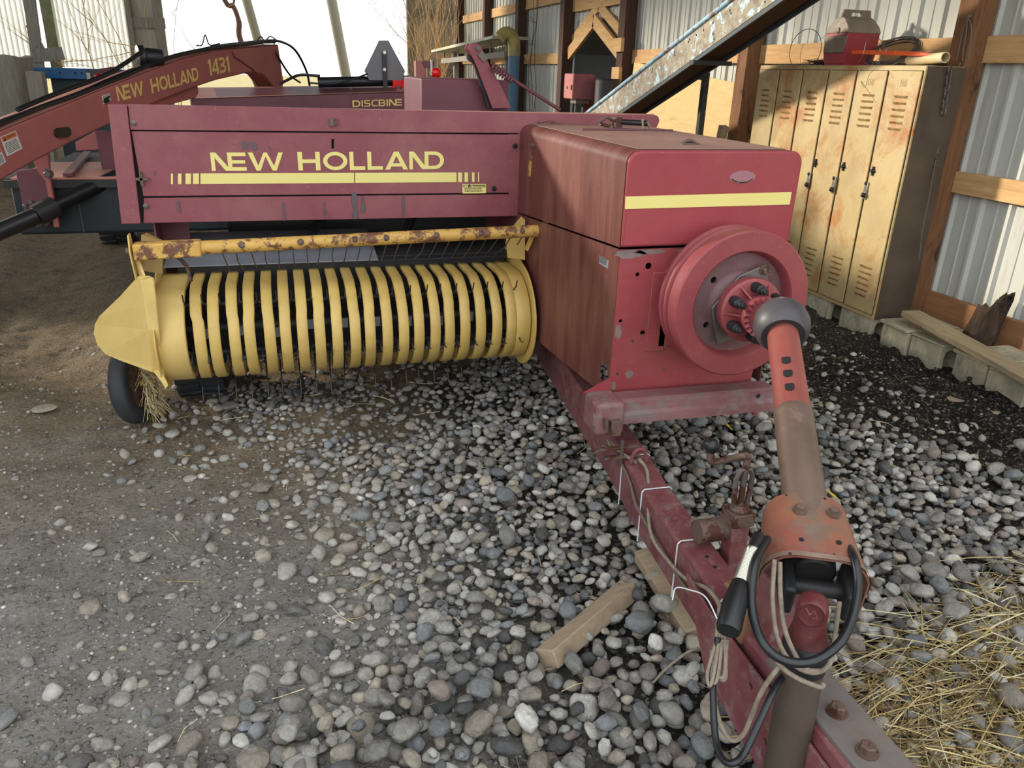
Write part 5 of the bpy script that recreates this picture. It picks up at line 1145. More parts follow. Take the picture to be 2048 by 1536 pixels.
# rope over the nail in the post, long cord, hanging chain
p0=at_x(1938,33,4.225); mb=MB(); mb.cyl(p0+V(.03,0,0),p0+V(-.02,0,0),.012,10)
mb.tube(spline([p0+V(-.01,0,0),at_x(1926,60,4.222),at_x(1919,95,4.222),at_x(1913,120,4.222)],6),.005,6); mb.tube(spline([p0+V(-.01,0,0),at_x(1932,70,4.222),at_x(1927,100,4.222),at_x(1925,122,4.222)],6),.005,6); mb.tube(spline([p0+V(-.01,0,0),at_x(1943,60,4.222),at_x(1936,120,4.222)],6),.005,6)
solo('hung_rope',mb,M['cord'],(p0.x,p0.y,1.8),'brown rope looped over a nail on the brown post beside the lockers','rope')
MB(); mb=MB().tube(spline([at_x(1921,124,4.2),at_x(1904,185,4.18),at_x(1890,240,4.16),at_x(1878,290,4.15),at_x(1868,340,4.14),at_x(1857,400,4.13),at_x(1845,460,4.12),at_x(1838,520,4.12)],5),.0035,6)
r2=random.Random(3); q=at_x(1872,322,4.145)
for k in range(3): mb.tube(spline([q+V(r2.uniform(-.02,.02),r2.uniform(-.04,.04),r2.uniform(-.05,.05)) for _ in range(6)],4),.002,5)
solo('hanging_cord',mb,M['cord'],(4.15,4.4,.6),'long thin grey cord hanging down the post past the locker side','cord')
mb=MB()
for k in range(8):
    c=at_y(1900-1.8*k,140+12*k,4.25); mb.tube([c+V(.0 if k%2 else .012*math.cos(t),(.016*math.cos(t) if k%2 else 0),.026*math.sin(t)) for t in np.linspace(0,2*PI,13)[:-1]],.005,6,closed=True)
solo('chain',mb,M['steel'],(4.17,4.24,1.2),'dark chain hanging between the locker side and the post','chain')
# --- concrete blocks
def block(x0,y,z,rot,label,W=.39,L=.22,Hh=.19):   # hollow block lying with its cores toward the viewer
    mb=MB(); c,s=math.cos(rot),math.sin(rot)
    def rr(a0,a1,b0,b1,r):
        o=[]
        for cx_,cy_,t0 in ((a1-r,b1-r,0),(a0+r,b1-r,90),(a0+r,b0+r,180),(a1-r,b0+r,270)): o+=arc2(cx_,cy_,r,t0,t0+90,4)
        return o
    m=W/2
    mb.plate([(0,0),(W,0),(W,Hh),(0,Hh)],[rr(.04,m-.018,.035,Hh-.03,.035),rr(m+.018,W-.04,.035,Hh-.03,.035)],(x0,y,z),(c,s,0),(0,0,1),(-s*L,c*L,0))
    return solo('concrete_block',mb,M['conc'],(x0+W/2,y+L/2,z),label,'block','concrete blocks along the wall',bevel=.006)
bl=[((1712,668),.02,'concrete block under the near corner of the lockers'),((1664,632),.0,'concrete block under the lockers behind the flywheel, second from their near corner')]
def bpos(x,y): g=at_z(x,y,0); return g
block(3.93,4.29,-.035,.0,bl[0][2],.29,.33); block(3.93,4.75,-.035,0,bl[1][2],.29,.33); block(3.93,5.75,-.035,0,'concrete block under the far end of the lockers',.29,.33)
for i,(x,y,r,lab) in enumerate(((3.915,3.93,-.05,'concrete block just right of the locker corner, under the plank end'),(3.93,3.655,.03,'concrete block in the gravel, second right of the locker corner'),(3.93,3.30,-.04,'mossy concrete block second from the right end of the row'),(3.915,3.02,.05,'concrete block at the right end of the row'))):
    block(x,y,-.02,r,lab,.39,.25,.185)
    mb=MB(); c,s_=math.cos(r),math.sin(r); hz=.007 if i%2 else .012; mb.obox(V(x+.20,y+.125,.167+hz),V(.21*c,.21*s_,0),V(-s_*.135,c*.135,0),V(0,0,hz))
    solo('stone_slab',mb,M['conc'],(x+.2,y+.12,.167),['flat stone slab on the block just right of the lockers','flat stone slab on the second block right of the lockers','flat stone slab on the third block right of the lockers','flat stone slab on the block at the right end of the row'][i],'slab',bevel=.006)
# cap slabs under the lockers
mb=MB(); a=V(4.03,4.07,.262); b=V(3.80,2.70,.222); mb.beam(a,b,.135,.042); solo('plank',mb,M['plank'],((a.x+b.x)/2,(a.y+b.y)/2,.2),'long weathered plank lying across the concrete blocks at the right','plank',bevel=.006)
r2=random.Random(12); rings=[]; jag=[r2.uniform(-.05,.05) for _ in range(22)]
for k in range(10):
    t=k/9; ring=[]
    for j in range(22):
        a=j*2*PI/22; rr=.108*(1-.12*t)*(1+.14*math.sin(4*a+1.0)+.07*r2.uniform(-1,1)); top=.45+.065*math.cos(a+1.3)+.8*jag[j]
        ring.append((4.235+.03*t+rr*math.cos(a)*.75,3.735-.08*t+rr*math.sin(a),-.03+t*(top+.03)))
    rings.append(ring)
rings.append([(4.262+.3*(p[0]-4.262),3.655+.3*(p[1]-3.655),p[2]-.05) for p in rings[-1]])
mb=MB().loft(rings); solo('rotten_stump',mb,M['rot'],(4.25,3.73,0),'jagged rotten post stump leaning by the skirt board at the right','stump')
mb=MB(); 
a=at_z(1890,795,.03); b=at_z(1998,828,.03); mb.beam(a,b,.05,.02); solo('rotten_board',mb,M['lumber'],((a.x+b.x)/2,(a.y+b.y)/2,0),'small crumbling tan board on the dark soil before the blocks','board',bevel=.006)
# --- grain conveyor
CV=empty('conveyor',(3.35,8.6,0),'long mottled grey and blue grain conveyor rising toward the right above the baler','conveyor')
sl=.338
def cz(y,top): return (1.626 if top else 1.392)+(7.27-y)*sl
for nm,xa,xb in (('conveyor_side',3.2,3.206),('conveyor_side',3.45,3.456)):
    mb=MB().prism([(xa,11.2,cz(11.2,0)),(xa,1.0,cz(1.0,0)),(xa,1.0,cz(1.0,1)),(xa,11.2,cz(11.2,1))],(xb-xa,0,0)); sd_=mb.build(nm,M['conveyor'],CV)
    if xa<3.3:
        hb=MB()
        for (x,y) in ((1379,79),(1377,84),(1393,70),(1407,60),(1426,46),(1428,78),(1426,68),(1460,21),(1462,27),(1349,104),(1349,110),(1305,138),(1304,144),(1264,168),(1530,4)):
            h=at_x(x,y,3.2); hb.lathe([(.009,0),(.009,.0015)],h,(-1,0,0),10)
        hb.build('bolt_hole',M['dark'],sd_)
mb=MB(); mb.prism([(3.2,11.2,cz(11.2,0)),(3.2,1.0,cz(1.0,0)),(3.2,1.0,cz(1.0,0)+.004),(3.2,11.2,cz(11.2,0)+.004)],(.256,0,0)); mb.build('conveyor_floor',M['post_dark'],CV)
mb=MB(); mb.tube([(3.198,11.2,cz(11.2,1)),(3.198,1.0,cz(1.0,1))],.02,8); mb.build('top_rail',M['blue_edge'],CV,smooth=60)
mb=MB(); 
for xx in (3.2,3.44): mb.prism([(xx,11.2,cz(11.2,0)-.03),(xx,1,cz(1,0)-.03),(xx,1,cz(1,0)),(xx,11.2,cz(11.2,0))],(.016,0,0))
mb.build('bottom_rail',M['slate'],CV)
mb=MB(); y=at_x(1393,118,3.2).y; z=cz(y,0)-.045; mb.box(3.16,3.5,y-.03,y+.03,z-.012,z+.02); mb.build('cross_strap',M['darkmetal'],CV)
Y=6.45; q=at_y(1405,155,Y); q2=at_y(1482,160,Y)
mb=MB(); mb.box(3.36,3.62,Y-.02,Y+.02,q.z-.02,q.z+.04); mb.box(3.58,3.63,Y-.025,Y+.025,0,q.z+.04); mb.beam((3.4,11.1,.1),(3.4,11.1,.12),.5,.3); mb.build('conveyor_stand',M['darkmetal'],CV)
mb=MB(); mb.plate([(10.4,.02),(11.5,.02),(11.5,.34),(11.2,cz(11.2,1)),(10.4,cz(10.4,0))],[],(3.17,0,0),(0,1,0),(0,0,1),(.31,0,0)); mb.build('conveyor_boot',M['conveyor'],CV)
# --- plywood, red cabinet, red panel, tray, pipe
mb=MB(); q=[at_x(x,y,4.3) for x,y in ((1255,122),(1478,145))]; mb.prism([(4.345,9.6,1.86),(4.345,7.06,1.66),(4.2,7.06,0.02),(4.2,9.6,.02)],(.014,0,0)); solo('plywood_sheet',mb,M['ply'],(4.25,8.3,0),'pale plywood sheet leaning on the wall behind the conveyor','plywood')
mb=MB(); a=at_x(1447,273,4.1); mb.beam(V(4.08,7.1,.05),at_x(1448,252,4.08),.07,.07); solo('wood_offcut',mb,M['lumber'],(4.08,7.1,0),'short grey timber offcut standing left of the lockers','timber')
RX=at_y(1147,175,9.7).x; RY=9.7
RB=empty('red_cabinet',(RX+.14,RY+.1,0),'small red steel cabinet on a pedestal in front of the gabled doorway','cabinet')
z0=at_y(1147,199,RY).z; z1=at_y(1147,147,RY).z
mb=MB(); mb.box(RX,RX+.28,RY,RY+.34,z0,z1); cab=mb.build('cabinet_box',M['red'],RB,bevel=.006)
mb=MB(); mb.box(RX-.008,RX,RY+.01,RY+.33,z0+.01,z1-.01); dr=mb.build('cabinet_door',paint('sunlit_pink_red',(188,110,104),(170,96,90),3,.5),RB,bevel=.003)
mb=MB(); mb.box(RX-.02,RX-.008,RY+.03,RY+.05,z0+.11,z0+.17); mb.box(RX-.015,RX-.008,RY+.2,RY+.22,z0+.12,z0+.15); mb.build('cabinet_latch',M['black'],dr)
mb=MB(); mb.box(RX+.06,RX+.24,RY+.05,RY+.25,z0-.05,z0); mb.cyl((RX+.1,RY+.15,0),(RX+.1,RY+.15,z0-.04),.015,10); mb.cyl((RX+.2,RY+.15,0),(RX+.2,RY+.15,z0-.04),.015,10); mb.build('cabinet_stand',M['steel'],RB)
q=[at_y(x,y,9.6) for x,y in ((1204,163),(1230,163),(1228,222),(1195,222))]; [setattr(v,'y',10.15) for v in q]; mb=MB().prism([q[0],q[1],q[2]*1-V(0,0,q[2].z),q[3]-V(0,0,q[3].z)],(0,.05,0)); solo('red_board',mb,M['red_dark'],((q[2].x+q[3].x)/2,9.6,0),'dark red painted panel standing right of the red cabinet','panel',bevel=.004)
mb=MB(); p=at_y(1207,157,9.7); mb.box(p.x-.1,p.x+.22,9.7,10.0,p.z-.3,p.z); solo('dusty_drum',MB().lathe([(.16,0),(.16,.02),(.155,.5),(.165,.52),(.155,.54),(.16,p.z-.02),(.14,p.z)],(p.x-.02,9.5,0),(0,0,1),24),M['darkmetal'],(p.x-.02,9.5,0),'dark drum with a pale dusty top behind the red panel','drum',smooth=40)
TR=empty('tray_rack',(3.6,16.0,0),'long pale roofing tray on a rack below the far girts of the right wall','rack')
a=at_y(884,101,18.6); b=at_y(1012,72,14.4); d=(b-a)
mb=MB(); sd2=V(d.y,-d.x,0).normalized(); 
mb.loft([[a-sd2*.45,a+sd2*.25,a+sd2*.25-V(0,0,.05),a-sd2*.45-V(0,0,.05)],[b-sd2*.45,b+sd2*.25,b+sd2*.25-V(0,0,.05),b-sd2*.45-V(0,0,.05)]]); mb.build('tray_sheet',paint('mossy_white_sheet',(206,204,190),(182,182,126),1.2,.6),TR)
mb=MB(); mb.beam(a+V(0,0,-.22),b+V(0,0,-.30),.05,.1); 
for t in (.05,.3,.55,.8): p=a.lerp(b,t); mb.beam(p+V(0,0,-.03),p+V(0,0,-.25),.03,.03,(0,1,0))
for t in (.1,.9): p=a.lerp(b,t); mb.beam(V(p.x+.2,p.y,0),V(p.x+.2,p.y,p.z-.05),.1,.1,(0,1,0))
mb.build('rack_frame',M['grey_wood'],TR)
pts=[at_y(x,y,13.6) for x,y in ((1000,75),(1008,68),(1017,67),(1025,75),(1028,90),(1028,112))]
mb=MB().tube(spline(pts,5),.105,18); p=pts[-1]
EP=empty('elbow_pipe',(p.x,13.6,0),'yellowed elbow pipe over a blue pipe, standing by the far right wall','pipe')
mb.build('pipe_elbow',M['pvc_y'],EP,smooth=60)
MB().tube([V(p.x,13.6,p.z+.02),V(p.x-.02,13.6,0)],.098,18).build('pipe_riser',M['pipe_blue'],EP,smooth=60)
# ================================================================== LUMBER, HOSES, ROPES around the tongue
mb=MB(); a=at_z(1094,1318,.06); b=at_z(1256,1180,.07); mb.beam(a,b,.075,.06,(-.3,.42,1)); o=solo('lumber_piece',mb,M['lumber'],((a.x+b.x)/2,(a.y+b.y)/2,0),'short grey wood block lying loose on the gravel left of the tongue','lumber',bevel=.004)
mb=MB(); a=at_z(1290,1106,.11); b=at_z(1394,1268,.06); mb.beam(a,b,.085,.05,(-.15,0,1)); solo('lumber_piece',mb,M['lumber'],((a.x+b.x)/2,(a.y+b.y)/2,0),'split pale wood offcut wedged against the left side of the red tongue','lumber',bevel=.004)
mb=MB(); a=at_z(1330,1225,.025); b=at_z(1445,1310,.02); mb.beam(a,b,.06,.02); solo('lumber_piece',mb,M['lumber'],((a.x+b.x)/2,(a.y+b.y)/2,0),'thin wood slat under the split offcut, running below the tongue','lumber',bevel=.002)
H1=empty('coupling_hose',tuple(at_d(1600,1325,1.57)),'black hose looped around the driveline joint, with a spring sleeve and a black grip','hose')
pts=[at_d(*q) for q in ((1535,1078,1.78),(1512,1120,1.70),(1503,1180,1.66),(1508,1240,1.62),(1530,1292,1.58),(1572,1322,1.57),(1628,1322,1.565),(1680,1285,1.59),(1706,1230,1.63),(1716,1170,1.67),(1708,1115,1.71),(1690,1085,1.8))]
MB().tube(spline(pts,6),.0098,12).build('hose_line',M['hose'],H1,smooth=60)
a=at_d(1506,1100,1.74); b=at_d(1480,1166,1.68); d=(b-a).normalized(); u=d.orthogonal().normalized(); v=d.cross(u); n=420
MB().tube([a.lerp(b,i/n)+(u*math.cos(i/n*2*PI*26)+v*math.sin(i/n*2*PI*26))*.0155 for i in range(n+1)],.002,5).build('spring_sleeve',M['chrome'],H1,smooth=60)
c=at_d(1456,1262,1.6); d2=(c-b).normalized(); L=(c-b).length
MB().lathe([(.012,-.008),(.018,.0),(.021,.02),(.026,.05),(.0265,L-.01),(.024,L),(.001,L)],b,d2,24).build('hose_grip',M['black'],H1,smooth=50)
MB().lathe([(.010,-.05),(.0135,-.045),(.0135,.01)],a,d,16).build('hose_collar',M['black'],H1,smooth=50)
MB().cyl(a,b,.011,12).build('hose_core',M['black'],H1)
pts=[at_d(*q) for q in ((1436,1275,1.72),(1427,1340,1.72),(1427,1420,1.68),(1432,1480,1.64),(1445,1518,1.60),(1468,1526,1.58),(1492,1500,1.60),(1525,1430,1.62),(1556,1365,1.66),(1595,1325,1.74))]
solo('black_cable',MB().tube(spline(pts,6),.0075,12),M['hose'],tuple(at_d(1468,1526,1.58)),'black cable hanging in a U below the tongue left of the pipe','cable',smooth=60)
mb=MB()
for st in (((1549,1120,1.66),(1545,1190,1.60),(1551,1260,1.53),(1568,1306,1.47),(1597,1336,1.41),(1632,1345,1.40),(1660,1326,1.46),(1670,1270,1.54),(1679,1205,1.62)),
           ((1560,1125,1.66),(1561,1190,1.60),(1569,1255,1.53),(1588,1305,1.46),(1612,1338,1.41),(1640,1342,1.41)),
           ((1553,1322,1.50),(1572,1342,1.44),(1602,1360,1.40),(1640,1374,1.40),(1648,1366,1.46)),
           ((1572,1318,1.50),(1545,1350,1.50),(1520,1390,1.54),(1500,1440,1.60),(1484,1472,1.63),(1462,1480,1.66),(1440,1445,1.68),(1427,1385,1.70),(1424,1300,1.72))):
    mb.tube(spline([at_d(q[0],q[1],1.605+max(0,q[2]-1.48)*.6) for q in st],6),.0054,8)
for k,(x0,x1) in enumerate(((1430,1415),(1436,1424),(1441,1440),(1447,1436))):
    mb.tube(spline([at_d(x0+6,1238+5*k,1.74),at_d(x0,1290,1.72),at_d(x1,1345,1.70),at_d(x1+4,1372-6*k,1.69),at_d(x1+12,1350,1.69),at_d(x0+8,1280,1.72)],5),.0042,8)
solo('tie_rope',mb,M['rope'],tuple(at_d(1620,1345,1.6)),'weathered grey-brown rope wound around the driveline pipe and hanging in a bundle','rope',smooth=60)
pts=[at_z(1305,1366,.05),at_z(1335,1335,.08),at_z(1378,1303,.13),at_z(1425,1288,.2),at_z(1445,1275,.26)]
solo('pale_cord',MB().tube(spline(pts,6),.0042,8),M['rope'],tuple(pts[0]),'single pale cord running from the gravel up to the tongue','cord',smooth=60)
pts=[at_z(1205,893,.39),at_z(1222,897,.40),at_z(1216,880,.405),at_z(1238,902,.395),at_z(1272,925,.39)]
solo('short_rope',MB().tube(spline(pts,6),.006,8),M['rope'],tuple(pts[0]),'short frayed rope on top of the tongue below the pivot bracket','rope',smooth=60)

# ================================================================== STONES
from mathutils import noise as MN
import bmesh
def pebble_shape(seed,sub,sc,ang):
    bm=bmesh.new(); bmesh.ops.create_icosphere(bm,subdivisions=sub,radius=1.0); off=V(seed*7.3,seed*3.1,seed*1.7)
    for v in bm.verts:
        p=v.co.normalized(); n1=MN.noise(p*1.1+off); n2=MN.noise(p*2.6+off)
        k=1+.24*n1+.14*n2*ang; v.co=V(p.x*sc[0],p.y*sc[1],p.z*sc[2])*k
        if ang>.8: v.co=V(*(round(c*3.2)/3.2*.35+c*.65 for c in v.co))
    bm.verts.ensure_lookup_table(); vs=np.array([v.co[:] for v in bm.verts]); fs=np.array([[v.index for v in f.verts] for f in bm.faces]); bm.free(); return vs,fs
SH=[]; r2=random.Random(31)
for i in range(18): SH.append((i,(1,r2.uniform(.62,.95),r2.uniform(.42,.75)),r2.choice((.3,.6,.9,1.0,1.1))))
HI=[pebble_shape(i,3,sc,an) for i,sc,an in SH]; LO=[pebble_shape(i,1,sc,an) for i,sc,an in SH]; MI=[pebble_shape(i,2,sc,an) for i,sc,an in SH]
POLY=np.array([(-.6,.9),(-.47,1.6),(-.32,1.85),(-.06,2.0),(.14,2.35),(.12,2.68),(.0,3.2),(-.36,3.8),(-.46,4.36),(.0,4.3),(.35,4.05),(.9,4.2),(1.4,4.9),(2.3,5.3),(2.9,4.3),(2.8,3.55),(2.85,3.1),(3.15,2.5),(3.4,1.8),(2.8,.8)])
def inpoly(x,y):
    c=False; n=len(POLY); j=n-1
    for i in range(n):
        xi,yi=POLY[i]; xj,yj=POLY[j]
        if (yi>y)!=(yj>y) and x<(xj-xi)*(y-yi)/(yj-yi)+xi: c=not c
        j=i
    return c
def edged(x,y):
    a=POLY; b=np.roll(POLY,-1,0); d=b-a; t=np.clip((((x-a[:,0])*d[:,0]+(y-a[:,1])*d[:,1])/(d**2).sum(1)),0,1); q=a+d*t[:,None]; return float(np.sqrt(((q-(x,y))**2).sum(1)).min())
PAL=[((142,139,134),.30,'grey'),((174,171,165),.24,'pale grey'),((156,147,134),.16,'tan'),((122,125,128),.13,'blue-grey'),((86,86,87),.09,'dark grey'),((138,126,118),.05,'brownish'),((200,197,190),.03,'whitish')]
PW=np.cumsum([p[1] for p in PAL])
def pickcol(r,dust=0):
    k=int(np.searchsorted(PW,r.random()*PW[-1])); c=np.array(PAL[k][0],float)*r.uniform(.84,1.12); c=c*(1-dust)+np.array((150,144,134))*dust
    return k,lin(tuple(np.clip(c,0,255)))
stones=[]; cell={}; CS=.09; r2=random.Random(99)
def tryput(x,y,r,layer,f=.80):
    cx,cy=int(x//CS),int(y//CS)
    for i in range(cx-1,cx+2):
        for j in range(cy-1,cy+2):
            for (a,b,s,l) in cell.get((i,j,layer),()):
                if (a-x)**2+(b-y)**2<(f*(s+r))**2: return False
    cell.setdefault((cx,cy,layer),[]).append((x,y,r,layer)); return True
for k in range(80000):
    x=r2.uniform(-.9,3.5); y=r2.uniform(.85,5.3); ins=inpoly(x,y); e=edged(x,y)
    if ins:
        left=x<1.0
        p=min(1,.22+e/.45) if left else min(1,.35+e/.5)
        pt=math.exp(-(((x-.62)/.45)**2+((y-3.75)/.42)**2))+.8*math.exp(-(((x-.05)/.22)**2+((y-1.98)/.3)**2))+.9*math.exp(-(((x-.12)/.2)**2+((y-3.74)/.15)**2)); p*=1-.82*min(1,pt)
        if y>4.3: p*=.6
    else: p=.07*math.exp(-e/.35)
    if r2.random()>p: continue
    big=(vnoise(x,y,1.3)+.5)
    r=min(.046,max(.010,random.Random(k).lognormvariate(math.log((.0200+.006*big)*(1.25 if y<1.95 else 1)),.32)))
    layer=1 if (r2.random()<.5 and p>.8) else 0
    if tryput(x,y,r,layer,.74 if layer==0 else .95): stones.append((x,y,r,layer,p))
def stone_matrix(x,y,r,layer,p,rr):
    yaw=rr.uniform(0,2*PI); tx,ty=rr.gauss(0,.28),rr.gauss(0,.28)
    R=Matrix.Rotation(yaw,3,'Z')@Matrix.Rotation(tx,3,'X')@Matrix.Rotation(ty,3,'Y')
    z=gz(x,y)+r*(.38 if p>.6 else .1)+(r*.95+.012 if layer else 0)+.01*rr.random()
    return R,V(x,y,z)
inst=[]; 
for i,(x,y,r,l,p) in enumerate(stones):
    rr=random.Random(1000+i); R,T=stone_matrix(x,y,r,l,p,rr); k,c=pickcol(rr,.35 if p<.5 else .08)
    w=(T-CAM); dz=w.dot(FW); sx=1024+FPX*w.dot(RT)/dz; sy=768-FPX*w.dot(UP)/dz
    vis=0<sx<2048 and 0<sy<1536 and dz>.2
    hidden=(1500<sx<1760 and sy>960) or (sx>1180 and sx<1620 and sy<1536 and abs(x-1.12)<.12)
    inst.append([r/dz*(1+.4*l) if vis and not hidden else 0,i,R,T,r,k,c,rr.randrange(18)])
inst.sort(key=lambda t:-t[0])
# sparse loose stones on the bare dirt, grit
def put_mesh(items,shapes):
    vs=[];fs=[];cl=[];o=0
    for R,T,r,c,s in items:
        v,f=shapes[s]; A=np.array(R)*r; w=v@A.T+np.array(T); vs.append(w); fs.append(f+o); o+=len(v); cl.append(np.tile(np.array(c),(len(v),1)))
    return np.concatenate(vs),np.concatenate(fs),np.concatenate(cl)
peb_me=[]
for i,(v,f) in enumerate(HI):
    me=bpy.data.meshes.new('pebble'); me.from_pydata(v.tolist(),[],f.tolist()); me.shade_smooth(); me.materials.append(M['pebble']); peb_me.append(me)
proto={}
for sc_,i,R,T,r,k,c,s in inst[:300]:
    if s not in proto: o=bpy.data.objects.new('pebble',peb_me[s]); proto[s]=o
    else: o=proto[s].copy()
    COL.objects.link(o); o.matrix_world=Matrix.Translation(T)@R.to_4x4()@Matrix.Scale(r,4); o.color=c
    nm=PAL[k][2]
    tag(o,'rounded '+nm+' river pebble lying in the foreground gravel around the tongue','pebble',nm+' river pebbles')
rest=[(R,T,r,c,s) for sc_,i,R,T,r,k,c,s in inst[300:]]
nearm=[q for q in rest if q[1].y<3.0]; far=[q for q in rest if q[1].y>=3.0]
parts=[put_mesh(nearm,HI),put_mesh(far,MI)]
gr=[]; r3=random.Random(5)
for k in range(9000):
    x=r3.uniform(-2.2,.6); y=r3.uniform(1.1,5.0)
    if r3.random()>math.exp(-max(0,y-2.2)/1.6): continue
    r=min(.016,.003+abs(r3.gauss(0,.0042))); c=pickcol(r3,.25)[1]; gr.append((Matrix.Rotation(r3.uniform(0,6),3,'Z'),V(x,y,gz(x,y)+r*.2),r,c,r3.randrange(18)))
for k in range(1400):
    x=r3.uniform(2.5,3.95); y=r3.uniform(2.3,5.4); r=min(.03,.004+abs(r3.gauss(0,.006))); dk=r3.random()
    c=lin((58,50,44)) if dk<.72 else pickcol(r3,.1)[1]; gr.append((Matrix.Rotation(r3.uniform(0,6),3,'Z')@Matrix.Rotation(r3.uniform(-.5,.5),3,'X'),V(x,y,gz(x,y)+r*.3),r,c,r3.randrange(18)))
for k in range(1500):
    x=r3.uniform(-2.4,.5); y=r3.uniform(1.2,5.5)
    if r3.random()>math.exp(-max(0,-.1-x)/.9): continue
    r=min(.03,.007+abs(r3.gauss(0,.009))); c=pickcol(r3,.65)[1]; gr.append((Matrix.Rotation(r3.uniform(0,6),3,'Z'),V(x,y,gz(x,y)-r*.12),r,c,r3.randrange(18)))
parts.append(put_mesh(gr,LO))
o=0; VV=[];FF=[];CC=[]
for v,f,c in parts: VV.append(v); FF.append(f+o); CC.append(c); o+=len(v)
VV=np.concatenate(VV); FF=np.concatenate(FF); CC=np.concatenate(CC)
me=bpy.data.meshes.new('gravel_bed'); me.from_pydata(VV.tolist(),[],FF.tolist()); at=me.attributes.new('stone','FLOAT_COLOR','POINT'); at.data.foreach_set('color',CC.astype(np.float32).reshape(-1)); me.shade_smooth(); me.materials.append(M['gravel'])
ob=bpy.data.objects.new('gravel_bed',me); COL.objects.link(ob); tag(ob,'bed of smaller mixed pebbles, grit and half-buried stones covering the floor','gravel',kind='stuff')
for (x,y,r,s,rot,c,lab) in ((280,1118,.034,4,.6,(168,160,148),'pale oblong stone alone on the bare dirt, nearest of the loose stones at left'),(380,953,.03,7,.2,(176,172,164),'whitish round stone alone on the bare dirt below the crop divider'),(89,829,.06,2,.1,(164,156,140),'flat pale stone slab on the dirt at the far left, left of the gauge wheel'),(199,1103,.026,9,.9,(146,138,128),'small pale stone half buried in the dirt left of the other loose stones'),(523,972,.045,11,.4,(140,132,122),'angular grey rock at the upper left edge of the gravel'),(460,818,.05,5,.3,(136,130,124),'big grey stone in the heap below the pickup bands')):
    p=at_z(x,y,0); p.z=gz(p.x,p.y); o=bpy.data.objects.new('stone',peb_me[s]); COL.objects.link(o); o.matrix_world=Matrix.Translation(p+V(0,0,r*.3))@Matrix.Rotation(rot,4,'Z')@Matrix.Diagonal((r,r,r*(.25 if s==2 else .8),1)); o.color=lin(c); tag(o,lab,'stone')
# ================================================================== STRAW
def hayb(r):
    while True:
        x=r.uniform(1.22,2.7); y=r.uniform(.8,1.85)
        if x>1.22+.1*(1.4-y) and y<1.42+.33*(x-1.3) and r.random()<.25+.75*math.exp(-((y-1.25-.15*(x-1.6))/.22)**2): break
    a=r.gauss(.35,.7); L=r.uniform(.08,.34); d=V(math.cos(a)*r.choice((-1,1)),math.sin(a)*-1,r.gauss(.02,.12)).normalized(); s=d.cross(V(0,0,1)).normalized()*r.gauss(0,.12)
    p=V(x,y,gz(x,y)+.035+abs(r.gauss(0,.022))); pts=[p]
    for k in range(4): d=(d+s*.35+V(0,0,-.05)).normalized(); p=p+d*L/4; p.z=max(p.z,gz(p.x,p.y)+.022); pts.append(p.copy())
    return pts,r.uniform(.0009,.0027)
o=blade_obj('straw_heap',blades(3000,hayb,17,STRAWC+[(150,126,84),(120,98,66),(190,164,104),(104,88,64)]),M['straw'],None,(1.8,1.3,0)); tag(o,'heap of dry yellow straw on the gravel at the lower right','straw',kind='stuff')
def loose(r):
    x=r.uniform(-.6,3.6); y=r.uniform(1.3,4.8); a=r.uniform(0,2*PI); L=r.uniform(.05,.18); d=V(math.cos(a),math.sin(a),r.gauss(0,.1)); b=V(-math.sin(a),math.cos(a),0)*r.gauss(0,.02)
    p=V(x,y,gz(x,y)+.04 if inpoly(x,y) else gz(x,y)+.008); return [p,p+d*L*.5+b,p+d*L],r.uniform(.001,.0018)
o=blade_obj('scattered_straw',blades(260,loose,23,STRAWC+[(120,104,84)]),M['straw'],None,(1.5,3,0)); tag(o,'single stalks of straw scattered over the gravel and soil','straw',kind='stuff')
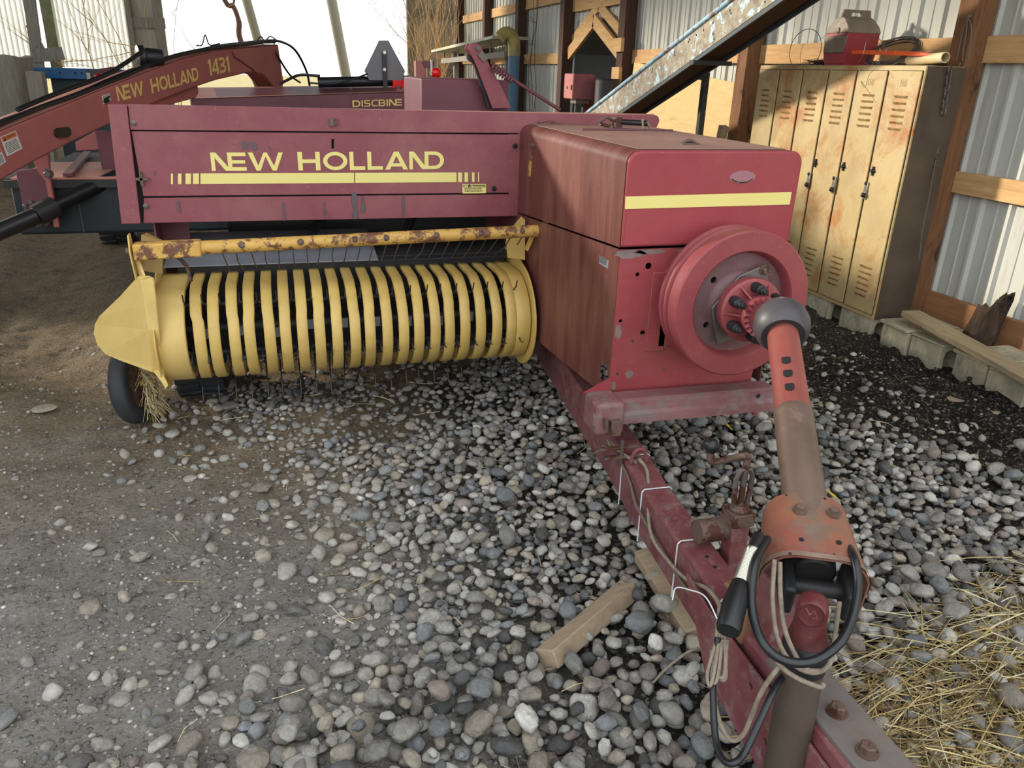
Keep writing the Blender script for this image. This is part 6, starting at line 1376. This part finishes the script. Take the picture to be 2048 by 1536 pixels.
def chaff(r):
    c=at_z(1088,244,1.475); p=V(c.x+r.gauss(0,.045),c.y+r.gauss(0,.035),1.472+abs(r.gauss(0,.009))); a=r.uniform(0,6.28); L=r.uniform(.02,.05); return [p,p+V(math.cos(a)*L,math.sin(a)*L,r.uniform(-.004,.008))],.0011
o=blade_obj('chaff',blades(420,chaff,29,[(120,104,78),(150,130,92),(96,84,66)]),M['straw'],B); o['kind']='stuff'
def yl(x,y,z,s,lab):
    p=at_z(x,y,z); mb=MB(); r=random.Random(x); a=r.uniform(0,3)
    mb.plate([(-.05*s,-.006),(0,-.012),(.05*s,-.003),(.045*s,.006),(0,.010),(-.045*s,.008)],[],p,(math.cos(a),math.sin(a),.1),(-math.sin(a),math.cos(a),.25),(0,0,.002)); solo('yellow_leaf',mb,plain('yellow_husk',(206,176,60),.7),tuple(p),lab,'leaf')
yl(1455,851,.05,1,'yellow dry leaf on the gravel left of the drive tube'); yl(1640,886,.05,.8,'yellow dry leaf on the gravel just right of the drive tube'); yl(1778,930,.05,.7,'small yellow leaf on the gravel farther right of the drive tube'); yl(1665,990,.06,.9,'yellow leaf on the gravel beside the joint guard')
# ================================================================== LIGHT, CAMERA
W=bpy.data.worlds.new('sky'); scene.world=W; W.use_nodes=True; nt=W.node_tree; bg=nt.nodes['Background']
bg.inputs['Color'].default_value=(.90,.96,1.0,1); bg.inputs['Strength'].default_value=1.5
sd=bpy.data.lights.new('low_winter_sun','SUN'); sd.energy=3.4; sd.color=(1.0,.90,.74); sd.angle=math.radians(4)
so=bpy.data.objects.new('low_winter_sun',sd); COL.objects.link(so); so.location=(-8,12,8)
so.rotation_euler=V(1,-.75,-.335).to_track_quat('-Z','Y').to_euler()
cd=bpy.data.cameras.new('camera'); cam=bpy.data.objects.new('camera',cd); COL.objects.link(cam); scene.camera=cam
cd.sensor_fit='HORIZONTAL'; cd.sensor_width=36; cd.lens=FPX/2048*36; cd.clip_start=.05; cd.clip_end=400
cam.matrix_world=Matrix(((RT.x,UP.x,-FW.x,0),(RT.y,UP.y,-FW.y,0),(RT.z,UP.z,-FW.z,CAMH),(0,0,0,1)))
vs_=scene.view_settings; vs_.view_transform='Standard'; vs_.look='None'; vs_.gamma=1.0; vs_.exposure=0.66; vs_.use_curve_mapping=False
